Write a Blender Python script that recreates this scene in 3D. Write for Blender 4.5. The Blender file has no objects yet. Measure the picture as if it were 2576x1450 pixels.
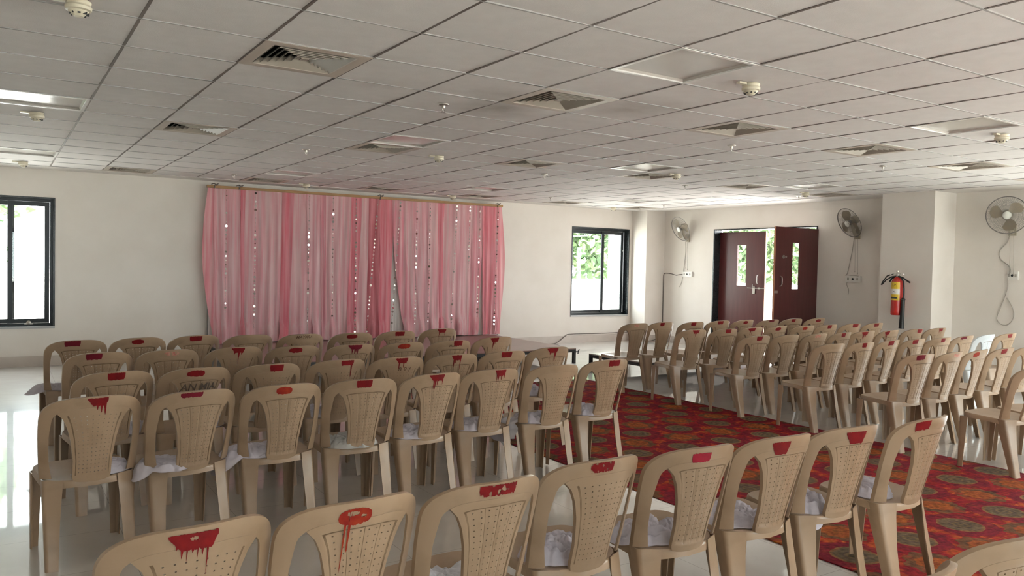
import bpy, bmesh, math, random
from mathutils import Vector, Matrix, noise

S = bpy.context.scene
COL = S.collection
PI = math.pi

# ------------------------------------------------------------------ camera
cam_d = bpy.data.cameras.new('camera')
cam = bpy.data.objects.new('camera', cam_d)
COL.objects.link(cam)
cam_d.sensor_fit = 'HORIZONTAL'
cam_d.sensor_width = 36.0
cam_d.lens = 2010.26 / 2576.0 * 36.0
cam_d.clip_start = 0.05
cam_d.clip_end = 300
r_ = Vector((0.84080392, -0.54090883, 0.02159661))
u_ = Vector((-0.00219139, 0.03649347, 0.99933149))
d_ = Vector((0.54133536, 0.84028916, -0.02949851))
cam.matrix_world = Matrix(((r_.x, u_.x, -d_.x, -0.57328), (r_.y, u_.y, -d_.y, -4.24005),
                           (r_.z, u_.z, -d_.z, 1.50486), (0, 0, 0, 1)))
S.camera = cam

# ------------------------------------------------------------------ daylight and exposure
S.view_settings.view_transform = 'Standard'
S.view_settings.look = 'None'
S.view_settings.gamma = 1.0
S.view_settings.use_curve_mapping = False
S.view_settings.exposure = 0.18

SKY = 13.0
w = bpy.data.worlds.new('sky')
S.world = w
w.use_nodes = True
nt = w.node_tree
nt.nodes.clear()
bg = nt.nodes.new('ShaderNodeBackground')
bg.inputs['Color'].default_value = (0.93, 0.97, 1.0, 1)
bg.inputs['Strength'].default_value = SKY
wo = nt.nodes.new('ShaderNodeOutputWorld')
nt.links.new(bg.outputs[0], wo.inputs[0])

sun_d = bpy.data.lights.new('sun', 'SUN')
sun_d.energy = 62.0
sun_d.angle = 0.03
sun_d.color = (1.0, 0.97, 0.93)
sun = bpy.data.objects.new('sun', sun_d)
COL.objects.link(sun)
sun.rotation_euler = Vector((0.42, 0.50, -0.76)).to_track_quat('-Z', 'Y').to_euler()

H = 2.646
XL, XR, YB, YF = -3.4, 10.82, -7.2, 8.2      # inner faces of the room
WT = 0.20                                    # wall thickness
WIN_Z0, WIN_Z1 = 0.52, 2.27
# windows: (axis, wall coordinate, from, to)
WINS = [('y', YF, -1.38, 0.08), ('y', YF, 8.80, 10.26), ('x', XR, -2.7, 0.3), ('x', XR, -6.2, -3.3),
        ('b', YB, -.9, .9), ('b', YB, 3.4, 5.6), ('b', YB, 7.4, 10.2)]  # back windows out of view; leftmost added to light the left block's chair backs
DOOR = (4.15, 6.43, 2.25)


def portal(name, loc, rot, sx, sy):
    l = bpy.data.lights.new(name, 'AREA')
    l.shape = 'RECTANGLE'
    l.size, l.size_y = sx, sy
    l.cycles.is_portal = True
    o = bpy.data.objects.new(name, l)
    COL.objects.link(o)
    o.location = loc
    o.rotation_euler = rot


zc = (WIN_Z0 + WIN_Z1) / 2
for ax, c, a, b in WINS:
    if ax == 'y':
        portal('daylight_portal', ((a + b) / 2, c + WT + .02, zc), (-PI / 2, 0, 0), b - a, WIN_Z1 - WIN_Z0)
    elif ax == 'b':
        portal('daylight_portal', ((a + b) / 2, c - WT - .02, zc), (PI / 2, 0, 0), b - a, WIN_Z1 - WIN_Z0)
    else:
        portal('daylight_portal', (c + WT + .02, (a + b) / 2, zc), (0, PI / 2, 0), WIN_Z1 - WIN_Z0, b - a)
portal('daylight_portal', (XR + WT + .02, (DOOR[0] + DOOR[1]) / 2, 1.12), (0, PI / 2, 0), 2.25, 2.28)


# ------------------------------------------------------------------ materials
def mat(name, col, rough=0.5, metal=0.0, spec=0.5, col2=None, scale=8.0, detail=4.0, lo=0.35, hi=0.65,
        bump=0.0, bscale=60.0, transl=0.0, stretch=None, rand=0.0, alpha_mix=0.0):
    m = bpy.data.materials.new(name)
    m.use_nodes = True
    n, l = m.node_tree.nodes, m.node_tree.links
    p = n['Principled BSDF']
    out = n['Material Output']
    p.inputs['Roughness'].default_value = rough
    p.inputs['Metallic'].default_value = metal
    p.inputs['Specular IOR Level'].default_value = spec
    p.inputs['Base Color'].default_value = (*col, 1)
    tc = n.new('ShaderNodeTexCoord')
    vec = tc.outputs['Object']
    if stretch:
        mp = n.new('ShaderNodeMapping')
        mp.inputs['Scale'].default_value = stretch
        l.new(vec, mp.inputs['Vector'])
        vec = mp.outputs[0]
    csock = None
    if col2:
        nz = n.new('ShaderNodeTexNoise')
        nz.inputs['Scale'].default_value = scale
        nz.inputs['Detail'].default_value = detail
        l.new(vec, nz.inputs['Vector'])
        cr = n.new('ShaderNodeValToRGB')
        cr.color_ramp.elements[0].position = lo
        cr.color_ramp.elements[0].color = (*col, 1)
        cr.color_ramp.elements[1].position = hi
        cr.color_ramp.elements[1].color = (*col2, 1)
        l.new(nz.outputs['Fac'], cr.inputs['Fac'])
        csock = cr.outputs['Color']
    if rand:
        oi = n.new('ShaderNodeObjectInfo')
        hs = n.new('ShaderNodeHueSaturation')
        mr = n.new('ShaderNodeMapRange')
        mr.inputs['To Min'].default_value = 1 - rand
        mr.inputs['To Max'].default_value = 1 + rand
        l.new(oi.outputs['Random'], mr.inputs['Value'])
        l.new(mr.outputs[0], hs.inputs['Value'])
        if csock:
            l.new(csock, hs.inputs['Color'])
        else:
            hs.inputs['Color'].default_value = (*col, 1)
        csock = hs.outputs['Color']
    if csock:
        l.new(csock, p.inputs['Base Color'])
    if bump:
        bn = n.new('ShaderNodeTexNoise')
        bn.inputs['Scale'].default_value = bscale
        bn.inputs['Detail'].default_value = 3
        l.new(tc.outputs['Object'], bn.inputs['Vector'])
        bp = n.new('ShaderNodeBump')
        bp.inputs['Strength'].default_value = bump
        bp.inputs['Distance'].default_value = 0.01
        l.new(bn.outputs['Fac'], bp.inputs['Height'])
        l.new(bp.outputs[0], p.inputs['Normal'])
    sh = p.outputs[0]
    if transl:
        tr = n.new('ShaderNodeBsdfTranslucent')
        tr.inputs['Color'].default_value = (*col, 1)
        if csock:
            l.new(csock, tr.inputs['Color'])
        mx = n.new('ShaderNodeMixShader')
        mx.inputs[0].default_value = transl
        l.new(sh, mx.inputs[1])
        l.new(tr.outputs[0], mx.inputs[2])
        sh = mx.outputs[0]
    if alpha_mix:
        tp = n.new('ShaderNodeBsdfTransparent')
        mx = n.new('ShaderNodeMixShader')
        mx.inputs[0].default_value = alpha_mix
        l.new(sh, mx.inputs[1])
        l.new(tp.outputs[0], mx.inputs[2])
        sh = mx.outputs[0]
    l.new(sh, out.inputs['Surface'])
    return m


def glass_mat():
    m = bpy.data.materials.new('window_glass')
    m.use_nodes = True
    n, l = m.node_tree.nodes, m.node_tree.links
    n.remove(n['Principled BSDF'])
    tr = n.new('ShaderNodeBsdfTransparent')
    tr.inputs[0].default_value = (0.93, 0.96, 0.95, 1)
    gl = n.new('ShaderNodeBsdfGlossy')
    gl.inputs['Roughness'].default_value = 0.02
    lw = n.new('ShaderNodeLayerWeight')
    lw.inputs['Blend'].default_value = 0.5
    pw = n.new('ShaderNodeMath')
    pw.operation = 'POWER'
    pw.inputs[1].default_value = 4.0
    l.new(lw.outputs['Facing'], pw.inputs[0])
    ad = n.new('ShaderNodeMath')
    ad.operation = 'MULTIPLY_ADD'
    ad.inputs[1].default_value = 0.9
    ad.inputs[2].default_value = 0.04
    l.new(pw.outputs[0], ad.inputs[0])
    mx = n.new('ShaderNodeMixShader')
    l.new(ad.outputs[0], mx.inputs[0])
    l.new(tr.outputs[0], mx.inputs[1])
    l.new(gl.outputs[0], mx.inputs[2])
    l.new(mx.outputs[0], n['Material Output'].inputs['Surface'])
    return m


M = {}
M['wall'] = mat('cream_wall_paint', (0.80, 0.745, 0.685), 0.75, col2=(0.76, 0.70, 0.635), scale=2.2, detail=6, lo=.42, hi=.75, bump=.08, bscale=120)
M['pillar'] = M['wall']
M['skirt'] = mat('tile_skirting', (0.50, 0.435, 0.385), 0.35, col2=(0.58, 0.51, 0.455), scale=3)
M['tile'] = mat('mineral_fibre_tile', (0.80, 0.765, 0.745), 0.85, col2=(0.765, 0.73, 0.71), scale=9, detail=8, bump=.15, bscale=220)
def ceiling_stains(m):
    """brown soot smears on the tiles round one vent"""
    n, l = m.node_tree.nodes, m.node_tree.links
    p = n['Principled BSDF']
    src = p.inputs['Base Color'].links[0].from_socket
    tc = n.new('ShaderNodeTexCoord')
    nz = n.new('ShaderNodeTexNoise')
    nz.inputs['Scale'].default_value = 3.5
    nz.inputs['Detail'].default_value = 5
    l.new(tc.outputs['Object'], nz.inputs['Vector'])
    for x, y, r, k in ((2.52, .86, .42, .75), (3.28, .16, .45, .6), (2.30, .40, .30, .4), (1.50, .62, .22, .25), (-.5, -.1, .45, .35)):
        vm = n.new('ShaderNodeVectorMath')
        vm.operation = 'DISTANCE'
        vm.inputs[1].default_value = (x, y, H)
        l.new(tc.outputs['Object'], vm.inputs[0])
        mr = n.new('ShaderNodeMapRange')
        mr.inputs['From Min'].default_value = .05
        mr.inputs['From Max'].default_value = r
        mr.inputs['To Min'].default_value = k * 1.3
        mr.inputs['To Max'].default_value = 0
        l.new(vm.outputs['Value'], mr.inputs['Value'])
        mu = n.new('ShaderNodeMath')
        mu.operation = 'MULTIPLY'
        l.new(mr.outputs[0], mu.inputs[0])
        l.new(nz.outputs['Fac'], mu.inputs[1])
        mx = n.new('ShaderNodeMix')
        mx.data_type = 'RGBA'
        mx.inputs['B'].default_value = (0.22, 0.17, 0.13, 1)
        l.new(mu.outputs[0], mx.inputs['Factor'])
        l.new(src, mx.inputs['A'])
        src = mx.outputs['Result']
    l.new(src, p.inputs['Base Color'])


ceiling_stains(M['tile'])
M['strip'] = mat('gypsum_border', (0.80, 0.76, 0.72), 0.6)
M['runner'] = mat('dusty_shaded_runner', (0.16, 0.13, 0.115), 0.6)  # dust and the shade of the recessed groove, both put into the colour
M['tee'] = mat('grey_cross_tee', (0.40, 0.385, 0.37), 0.6)
M['granite'] = mat('black_granite', (0.012, 0.016, 0.018), 0.25, col2=(0.03, 0.035, 0.038), scale=60)
M['sash'] = mat('black_aluminium', (0.015, 0.02, 0.022), 0.3, metal=0.3)
M['sill'] = mat('grey_stone_sill', (0.42, 0.42, 0.42), 0.3)
M['glass'] = glass_mat()
M['chair'] = mat('beige_plastic', (0.375, 0.258, 0.164), 0.30, spec=.6, col2=(0.29, 0.192, 0.114), scale=7, detail=7, lo=.5, hi=.8, transl=0.10, rand=.10, bump=.02, bscale=300)
M['chair_blue'] = mat('pale_blue_plastic', (0.62, 0.66, 0.68), 0.35, col2=(0.54, 0.57, 0.58), scale=7, lo=.5, hi=.8, transl=0.10)
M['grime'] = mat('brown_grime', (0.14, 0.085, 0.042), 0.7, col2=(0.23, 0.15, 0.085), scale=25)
M['red'] = mat('red_paint', (0.20, 0.007, 0.008), 0.45, spec=.25, col2=(0.15, 0.005, 0.007), scale=30)
M['maroon'] = mat('maroon_paint', (0.13, 0.005, 0.013), 0.45, spec=.25, col2=(0.15, 0.006, 0.016), scale=30)
M['orange'] = mat('orange_red_paint', (0.22, 0.008, 0.008), 0.45, spec=.25, col2=(0.32, 0.035, 0.010), scale=22)
M['crimson'] = mat('crimson_paint', (0.30, 0.013, 0.030), 0.45, spec=.25, col2=(0.22, 0.009, 0.020), scale=25)
M['faint'] = mat('faded_red_paint', (0.46, 0.16, 0.12), 0.5, col2=(0.55, 0.33, 0.24), scale=40)
M['brown'] = mat('brown_marker', (0.12, 0.055, 0.025), 0.6)
M['slate'] = mat('grey_brown_marker', (0.115, 0.085, 0.065), 0.8, spec=.2)
M['cloth'] = mat('pale_lilac_cloth', (0.62, 0.58, 0.63), 0.9, col2=(0.54, 0.50, 0.56), scale=12, transl=.08, bump=.1, bscale=250)
M['cloth_grey'] = mat('greyish_cloth', (0.50, 0.485, 0.46), 0.9, col2=(0.42, 0.41, 0.39), scale=12, transl=.08)
M['satin'] = mat('pale_satin_cloth', (0.72, 0.71, 0.75), 0.3, col2=(0.64, 0.63, 0.68), scale=12, transl=.1)
M['diff'] = mat('cream_diffuser_metal', (0.56, 0.49, 0.42), 0.5)
M['diff_in'] = mat('dusty_blade', (0.38, 0.335, 0.28), 0.5)
M['duct'] = mat('black_duct', (0.012, 0.011, 0.010), 0.8)
M['fixture'] = mat('satin_white_reflector', (0.58, 0.545, 0.50), 0.16, spec=0.9)
M['fix_frame'] = mat('white_fixture_frame', (0.78, 0.76, 0.73), 0.3)
M['detector'] = mat('ivory_detector_plastic', (0.68, 0.62, 0.48), 0.4)
M['dark'] = mat('dark_slot', (0.03, 0.03, 0.03), 0.6)
M['metal'] = mat('chrome_metal', (0.50, 0.48, 0.45), 0.3, metal=1.0)
M['steel'] = mat('dull_steel', (0.5, 0.47, 0.42), 0.35, metal=0.9)
M['door'] = mat('maroon_laminate', (0.105, 0.026, 0.024), 0.32, col2=(0.085, 0.020, 0.019), scale=3, stretch=(6, 6, .5))
M['door_edge'] = mat('raw_door_edge', (0.45, 0.20, 0.11), 0.5)
M['stage_top'] = mat('brown_plywood', (0.20, 0.105, 0.085), 0.28, col2=(0.26, 0.15, 0.125), scale=2, spec=.6)
M['stage_frame'] = mat('black_steel_frame', (0.02, 0.022, 0.023), 0.4)
M['stage_grey'] = mat('worn_grey_plywood', (0.48, 0.44, 0.40), 0.3, col2=(0.40, 0.36, 0.33), scale=3, spec=.6)
M['batten'] = mat('tan_wood_batten', (0.38, 0.22, 0.09), 0.6, col2=(0.30, 0.16, 0.06), scale=5, stretch=(1, 1, 8))
M['black'] = mat('black_rubber', (0.012, 0.013, 0.013), 0.45)
M['cable'] = mat('grey_brown_cable', (0.14, 0.115, 0.095), 0.5)
M['cord'] = mat('grey_cord', (0.42, 0.38, 0.33), 0.6)
M['extred'] = mat('extinguisher_red', (0.50, 0.018, 0.012), 0.25, spec=.6)
M['yellow'] = mat('yellow_label', (0.72, 0.48, 0.03), 0.4)
M['white'] = mat('white_plastic', (0.80, 0.77, 0.72), 0.35)
M['fan_wire'] = mat('dusty_fan_wire', (0.22, 0.20, 0.185), 0.5)
M['fan_body'] = mat('cream_fan_plastic', (0.42, 0.37, 0.28), 0.4)
M['fan_dark'] = mat('grey_fan_motor', (0.16, 0.15, 0.145), 0.45)
M['fan_blade'] = mat('tan_fan_blade', (0.30, 0.25, 0.18), 0.4, transl=.25)
M['fan_hub'] = mat('pale_fan_cap', (0.72, 0.72, 0.66), 0.35)
M['sequin'] = mat('mirror_sequin', (0.90, 0.88, 0.86), 0.06, metal=1.0)
M['terrace'] = mat('pale_terrace', (0.72, 0.70, 0.66), 0.8, col2=(0.66, 0.64, 0.60), scale=3)
M['parapet'] = mat('white_parapet', (0.80, 0.79, 0.76), 0.8)
M['leaf'] = mat('green_leaf', (0.075, 0.135, 0.06), 0.45, col2=(0.13, 0.185, 0.08), scale=3.0, transl=0.35)
M['bark'] = mat('brown_bark', (0.12, 0.08, 0.05), 0.9, col2=(0.18, 0.13, 0.09), scale=12)


def tulle(name, c1, c2, tr=.25, al=.05, sx=60):
    m = mat(name, c1, 0.8, col2=c2, scale=1.0, detail=5, lo=.38, hi=.62, transl=tr, stretch=(sx, sx, 1.1), alpha_mix=al)
    return m


M['tw'] = tulle('pinkish_white_tulle', (0.84, 0.57, 0.585), (0.82, 0.40, 0.44), sx=26)
M['tw2'] = tulle('pale_pink_tulle', (0.82, 0.42, 0.455), (0.83, 0.57, 0.57), sx=26)
M['tp'] = tulle('salmon_pink_tulle', (0.84, 0.32, 0.36), (0.84, 0.48, 0.50), sx=26)
M['tm'] = tulle('rose_tulle', (0.78, 0.30, 0.35), (0.80, 0.48, 0.50), sx=26)
M['td'] = tulle('deep_pink_tulle', (0.76, 0.20, 0.25), (0.80, 0.34, 0.38), sx=26)
M['tdd'] = tulle('dark_rose_tulle', (0.58, 0.14, 0.17), (0.68, 0.25, 0.28), sx=26)
M['lining'] = tulle('white_lining', (0.76, 0.71, 0.67), (0.70, 0.63, 0.60), .2, 0, 26)


def floor_material():
    m = bpy.data.materials.new('polished_cream_tile')
    m.use_nodes = True
    n, l = m.node_tree.nodes, m.node_tree.links
    p = n['Principled BSDF']
    tc = n.new('ShaderNodeTexCoord')
    nz = n.new('ShaderNodeTexNoise')
    nz.inputs['Scale'].default_value = 2.5
    nz.inputs['Detail'].default_value = 8
    nz.inputs['Distortion'].default_value = 1.2
    l.new(tc.outputs['Object'], nz.inputs['Vector'])
    cr = n.new('ShaderNodeValToRGB')
    cr.color_ramp.elements[0].position = .3
    cr.color_ramp.elements[0].color = (0.53, 0.49, 0.45, 1)
    cr.color_ramp.elements[1].position = .7
    cr.color_ramp.elements[1].color = (0.60, 0.565, 0.525, 1)
    l.new(nz.outputs['Fac'], cr.inputs['Fac'])
    br = n.new('ShaderNodeTexBrick')
    br.offset = 0.0
    br.inputs['Scale'].default_value = 1.0
    br.inputs['Brick Width'].default_value = 0.6
    br.inputs['Row Height'].default_value = 0.6
    br.inputs['Mortar Size'].default_value = 0.0018
    br.inputs['Mortar Smooth'].default_value = 0.2
    br.inputs['Color2'].default_value = (0.33, 0.30, 0.27, 1)
    br.inputs['Mortar'].default_value = (0.26, 0.23, 0.20, 1)
    l.new(tc.outputs['Object'], br.inputs['Vector'])
    l.new(cr.outputs[0], br.inputs['Color1'])
    l.new(cr.outputs[0], br.inputs['Color2'])
    l.new(br.outputs['Color'], p.inputs['Base Color'])
    p.inputs['Roughness'].default_value = 0.32
    p.inputs['Specular IOR Level'].default_value = 0.6
    p.inputs['Coat Weight'].default_value = 1.0
    p.inputs['Coat Roughness'].default_value = 0.04
    p.inputs['Coat IOR'].default_value = 1.42
    return m


M['floor'] = floor_material()


def carpet_material():
    """red ground with a lattice of olive medallions (pitch 0.515 x 0.575 m) and orange flowers between them"""
    m = bpy.data.materials.new('medallion_carpet')
    m.use_nodes = True
    n, l = m.node_tree.nodes, m.node_tree.links
    p = n['Principled BSDF']
    p.inputs['Roughness'].default_value = 0.95
    p.inputs['Specular IOR Level'].default_value = 0.15
    tc = n.new('ShaderNodeTexCoord')

    def math1(op, a, b=None, c=None):
        k = n.new('ShaderNodeMath')
        k.operation = op
        for i, v in enumerate((a, b, c)):
            if v is None:
                continue
            if isinstance(v, (int, float)):
                k.inputs[i].default_value = v
            else:
                l.new(v, k.inputs[i])
        return k.outputs[0]

    nz = n.new('ShaderNodeTexNoise')
    nz.inputs['Scale'].default_value = 9
    nz.inputs['Detail'].default_value = 6
    l.new(tc.outputs['Object'], nz.inputs['Vector'])
    sp = n.new('ShaderNodeSeparateXYZ')
    l.new(tc.outputs['Object'], sp.inputs[0])
    wob = math1('MULTIPLY', math1('SUBTRACT', nz.outputs['Fac'], .5), .09)

    def lattice(ox, oy):
        fx = math1('SUBTRACT', math1('FRACT', math1('ADD', math1('DIVIDE', math1('SUBTRACT', sp.outputs['X'], ox), .515), 100.5)), .5)
        fy = math1('SUBTRACT', math1('FRACT', math1('ADD', math1('DIVIDE', math1('SUBTRACT', sp.outputs['Y'], oy), .575), 100.5)), .5)
        dx = math1('MULTIPLY', fx, .515)
        dy = math1('MULTIPLY', fy, .575)
        d = math1('SQRT', math1('ADD', math1('MULTIPLY', dx, dx), math1('MULTIPLY', dy, dy)))
        an = math1('ARCTAN2', dy, dx)
        return d, an

    def ramp(stops, fac, const=False):
        cr = n.new('ShaderNodeValToRGB')
        e = cr.color_ramp.elements
        while len(e) > 1:
            e.remove(e[-1])
        for i, (pos, c) in enumerate(stops):
            k = e[0] if i == 0 else e.new(pos)
            k.position = pos
            k.color = (*c, 1)
        if const:
            cr.color_ramp.interpolation = 'CONSTANT'
        l.new(fac, cr.inputs['Fac'])
        return cr.outputs['Color']

    def mix(f, a, b):
        k = n.new('ShaderNodeMix')
        k.data_type = 'RGBA'
        l.new(f, k.inputs['Factor'])
        l.new(a, k.inputs['A'])
        l.new(b, k.inputs['B'])
        return k.outputs['Result']

    # ground: crimson and orange-red blotches with dark strokes
    g1 = n.new('ShaderNodeTexNoise')
    g1.inputs['Scale'].default_value = 8
    g1.inputs['Detail'].default_value = 8
    l.new(tc.outputs['Object'], g1.inputs['Vector'])
    ground = ramp([(.30, (0.075, 0.008, 0.016)), (.42, (0.25, 0.008, 0.016)), (.52, (0.27, 0.012, 0.014)), (.57, (0.36, 0.038, 0.012)), (.68, (0.42, 0.085, 0.014))], g1.outputs['Fac'])
    vo = n.new('ShaderNodeTexVoronoi')
    vo.inputs['Scale'].default_value = 16
    l.new(tc.outputs['Object'], vo.inputs['Vector'])
    small = ramp([(.0, (0.52, 0.15, 0.02)), (.22, (0.36, 0.03, 0.014)), (.30, (0, 0, 0))], vo.outputs['Distance'])
    mk = math1('MULTIPLY', math1('LESS_THAN', vo.outputs['Distance'], .26), math1('GREATER_THAN', g1.outputs['Fac'], .5))
    ground = mix(mk, ground, small)
    # dark red aureole and olive medallion
    d, an = lattice(4.275, 0.575)
    dw = math1('ADD', d, wob)
    halo = math1('LESS_THAN', dw, .205)
    darkc = ramp([(0, (0.13, 0.008, 0.022)), (1, (0.22, 0.010, 0.020))], nz.outputs['Fac'])
    c = mix(math1('MULTIPLY', halo, .8), ground, darkc)
    d2 = math1('ADD', d, math1('MULTIPLY', wob, .35))
    rings = ramp([(0, (0.16, 0.105, 0.05)), (.14, (0.085, 0.062, 0.045)), (.28, (0.18, 0.115, 0.05)), (.42, (0.10, 0.065, 0.048)), (.58, (0.145, 0.10, 0.055)),
                  (.80, (0.125, 0.088, 0.048)), (.92, (0.24, 0.11, 0.04))], math1('DIVIDE', math1('ADD', d2, math1('MULTIPLY', wob, .5)), .133))
    c = mix(math1('LESS_THAN', d2, .130), c, rings)
    # orange flower with a ragged olive border
    d, an = lattice(4.275 + .2575, 0.575 + .2875)
    pet = math1('MULTIPLY', math1('SINE', math1('MULTIPLY', an, 9.0)), .010)
    de = math1('ADD', math1('ADD', d, pet), wob)
    olive = ramp([(0.36, (0.085, 0.06, 0.025)), (.52, (0.15, 0.085, 0.03)), (.64, (0.22, 0.03, 0.018))], g1.outputs['Fac'])
    c = mix(math1('MULTIPLY', math1('LESS_THAN', de, .158), .8), c, olive)
    orange = ramp([(0, (0.22, 0.06, 0.014)), (.3, (0.34, 0.12, 0.016)), (.5, (0.25, 0.07, 0.013)), (.75, (0.36, 0.125, 0.016)), (1, (0.27, 0.07, 0.014))], math1('DIVIDE', de, .11))
    k_ = n.new('ShaderNodeMix')
    k_.data_type = 'RGBA'
    k_.inputs['Factor'].default_value = .68
    l.new(ground, k_.inputs['A'])
    l.new(orange, k_.inputs['B'])
    mix_orange = k_.outputs['Result']
    c = mix(math1('LESS_THAN', math1('ADD', d, math1('MULTIPLY', pet, .6)), .100), c, mix_orange)
    wv = n.new('ShaderNodeTexNoise')
    wv.inputs['Scale'].default_value = 34
    wv.inputs['Detail'].default_value = 4
    l.new(tc.outputs['Object'], wv.inputs['Vector'])
    mr = n.new('ShaderNodeMapRange')
    mr.inputs['From Min'].default_value = .3
    mr.inputs['From Max'].default_value = .7
    mr.inputs['To Min'].default_value = .55
    mr.inputs['To Max'].default_value = 1.35
    l.new(wv.outputs['Fac'], mr.inputs['Value'])
    hs = n.new('ShaderNodeHueSaturation')
    l.new(c, hs.inputs['Color'])
    l.new(mr.outputs[0], hs.inputs['Value'])
    l.new(hs.outputs[0], p.inputs['Base Color'])
    bp = n.new('ShaderNodeBump')
    bp.inputs['Strength'].default_value = .3
    bp.inputs['Distance'].default_value = .01
    fz = n.new('ShaderNodeTexNoise')
    fz.inputs['Scale'].default_value = 260
    l.new(tc.outputs['Object'], fz.inputs['Vector'])
    l.new(fz.outputs['Fac'], bp.inputs['Height'])
    l.new(bp.outputs[0], p.inputs['Normal'])
    return m


M['carpet'] = carpet_material()


# ------------------------------------------------------------------ mesh helpers
class MB:
    def __init__(s):
        s.v, s.f, s.m = [], [], []

    def add(s, vs, fs, mi=0):
        o = len(s.v)
        s.v += [tuple(p) for p in vs]
        s.f += [tuple(i + o for i in f) for f in fs]
        s.m += [mi] * len(fs)

    def box(s, a, b, mi=0, rot=None):
        x0, y0, z0 = a
        x1, y1, z1 = b
        vs = [Vector(p) for p in ((x0, y0, z0), (x1, y0, z0), (x1, y1, z0), (x0, y1, z0), (x0, y0, z1), (x1, y0, z1), (x1, y1, z1), (x0, y1, z1))]
        if rot is not None:
            c = (Vector(a) + Vector(b)) / 2
            vs = [rot @ (p - c) + c for p in vs]
        s.add(vs, [(0, 3, 2, 1), (4, 5, 6, 7), (0, 1, 5, 4), (1, 2, 6, 5), (2, 3, 7, 6), (3, 0, 4, 7)], mi)

    def tube(s, pts, r, n=8, mi=0, closed=False):
        pts = [Vector(p) for p in pts]
        if not isinstance(r, (list, tuple)):
            r = [r] * len(pts)
        rings = []
        up = Vector((0, 0, 1))
        k = len(pts)
        for i, p in enumerate(pts):
            a = pts[(i - 1) % k] if (closed or i > 0) else p
            b = pts[(i + 1) % k] if (closed or i < k - 1) else p
            t = (b - a).normalized()
            if abs(t.dot(up)) > .95:
                up = Vector((1, 0, 0)) if abs(t.x) < .9 else Vector((0, 1, 0))
            x = t.cross(up).normalized()
            y = x.cross(t).normalized()
            up = y
            rings.append([p + (x * math.cos(2 * PI * j / n) + y * math.sin(2 * PI * j / n)) * r[i] for j in range(n)])
        vs = [q for rg in rings for q in rg]
        fs = []
        for i in range(k if closed else k - 1):
            i2 = (i + 1) % k
            for j in range(n):
                j2 = (j + 1) % n
                fs.append((i * n + j, i * n + j2, i2 * n + j2, i2 * n + j))
        if not closed:
            fs.append(tuple(range(n - 1, -1, -1)))
            fs.append(tuple((k - 1) * n + j for j in range(n)))
        s.add(vs, fs, mi)

    def lathe(s, prof, n=24, mi=0, mx=None):
        vs = []
        for r, z in prof:
            for j in range(n):
                a = 2 * PI * j / n
                p = Vector((r * math.cos(a), r * math.sin(a), z))
                vs.append(mx @ p if mx is not None else p)
        fs = []
        for i in range(len(prof) - 1):
            for j in range(n):
                j2 = (j + 1) % n
                fs.append((i * n + j, i * n + j2, (i + 1) * n + j2, (i + 1) * n + j))
        fs.append(tuple(range(n - 1, -1, -1)))
        fs.append(tuple((len(prof) - 1) * n + j for j in range(n)))
        s.add(vs, fs, mi)

    def mesh(s, name, mats, smooth=None):
        me = bpy.data.meshes.new(name)
        me.from_pydata(s.v, [], s.f)
        for m in (mats if isinstance(mats, (list, tuple)) else [mats]):
            me.materials.append(m)
        for i, p in enumerate(me.polygons):
            p.material_index = s.m[i]
        if smooth is not None:
            for p in me.polygons:
                p.use_smooth = True
            me.set_sharp_from_angle(angle=math.radians(smooth))
        me.update()
        return me

    def build(s, name, mats, parent=None, smooth=None):
        return link(name, s.mesh(name, mats, smooth), parent)


def link(name, data, parent=None):
    o = bpy.data.objects.new(name, data)
    COL.objects.link(o)
    if parent is not None:
        o.parent = parent
    return o


def tag(o, label, cat, group=None, kind=None):
    o['label'] = label
    o['category'] = cat
    if group:
        o['group'] = group
    if kind:
        o['kind'] = kind
    return o


def thing(name, label, cat, loc=(0, 0, 0), rz=0.0, group=None):
    o = bpy.data.objects.new(name, None)
    COL.objects.link(o)
    o.empty_display_size = .1
    o.location = loc
    o.rotation_euler = (0, 0, rz)
    return tag(o, label, cat, group)


def struct(o):
    o['kind'] = 'structure'
    return o


def copy_tree(root, loc, rz, label, group=None):
    r = root.copy()
    COL.objects.link(r)
    r.location = loc
    r.rotation_euler = (0, 0, rz)
    r['label'] = label
    if group:
        r['group'] = group
    for ch in list(root.children):
        c = ch.copy()
        COL.objects.link(c)
        c.parent = r
        for g in ch.children:
            d = g.copy()
            COL.objects.link(d)
            d.parent = c
    return r


def clamp(x, a, b):
    return max(a, min(b, x))


def lerp(a, b, t):
    return a + (b - a) * t


def interp(x, xs, ys):
    if x <= xs[0]:
        return ys[0]
    for i in range(1, len(xs)):
        if x <= xs[i]:
            return lerp(ys[i - 1], ys[i], (x - xs[i - 1]) / (xs[i] - xs[i - 1]))
    return ys[-1]


NUM = ['first', 'second', 'third', 'fourth', 'fifth', 'sixth', 'seventh', 'eighth', 'ninth', 'tenth', 'eleventh', 'twelfth', 'thirteenth']

# ================================================================== the room
def wall_boxes(mb, axis, c0, c1, lo, hi, openings, z1):
    """wall between lo and hi along its length, thickness c0..c1, openings = [(a, b, z0, z1)]"""
    def bx(a, b, za, zb):
        if b - a < 1e-6 or zb - za < 1e-6:
            return
        if axis == 'x':      # runs along X
            mb.box((a, c0, za), (b, c1, zb))
        else:
            mb.box((c0, a, za), (c1, b, zb))
    cur = lo
    for a, b, za, zb in sorted(openings):
        bx(cur, a, 0, z1)
        bx(a, b, 0, za)
        bx(a, b, zb, z1)
        cur = b
    bx(cur, hi, 0, z1)


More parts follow.
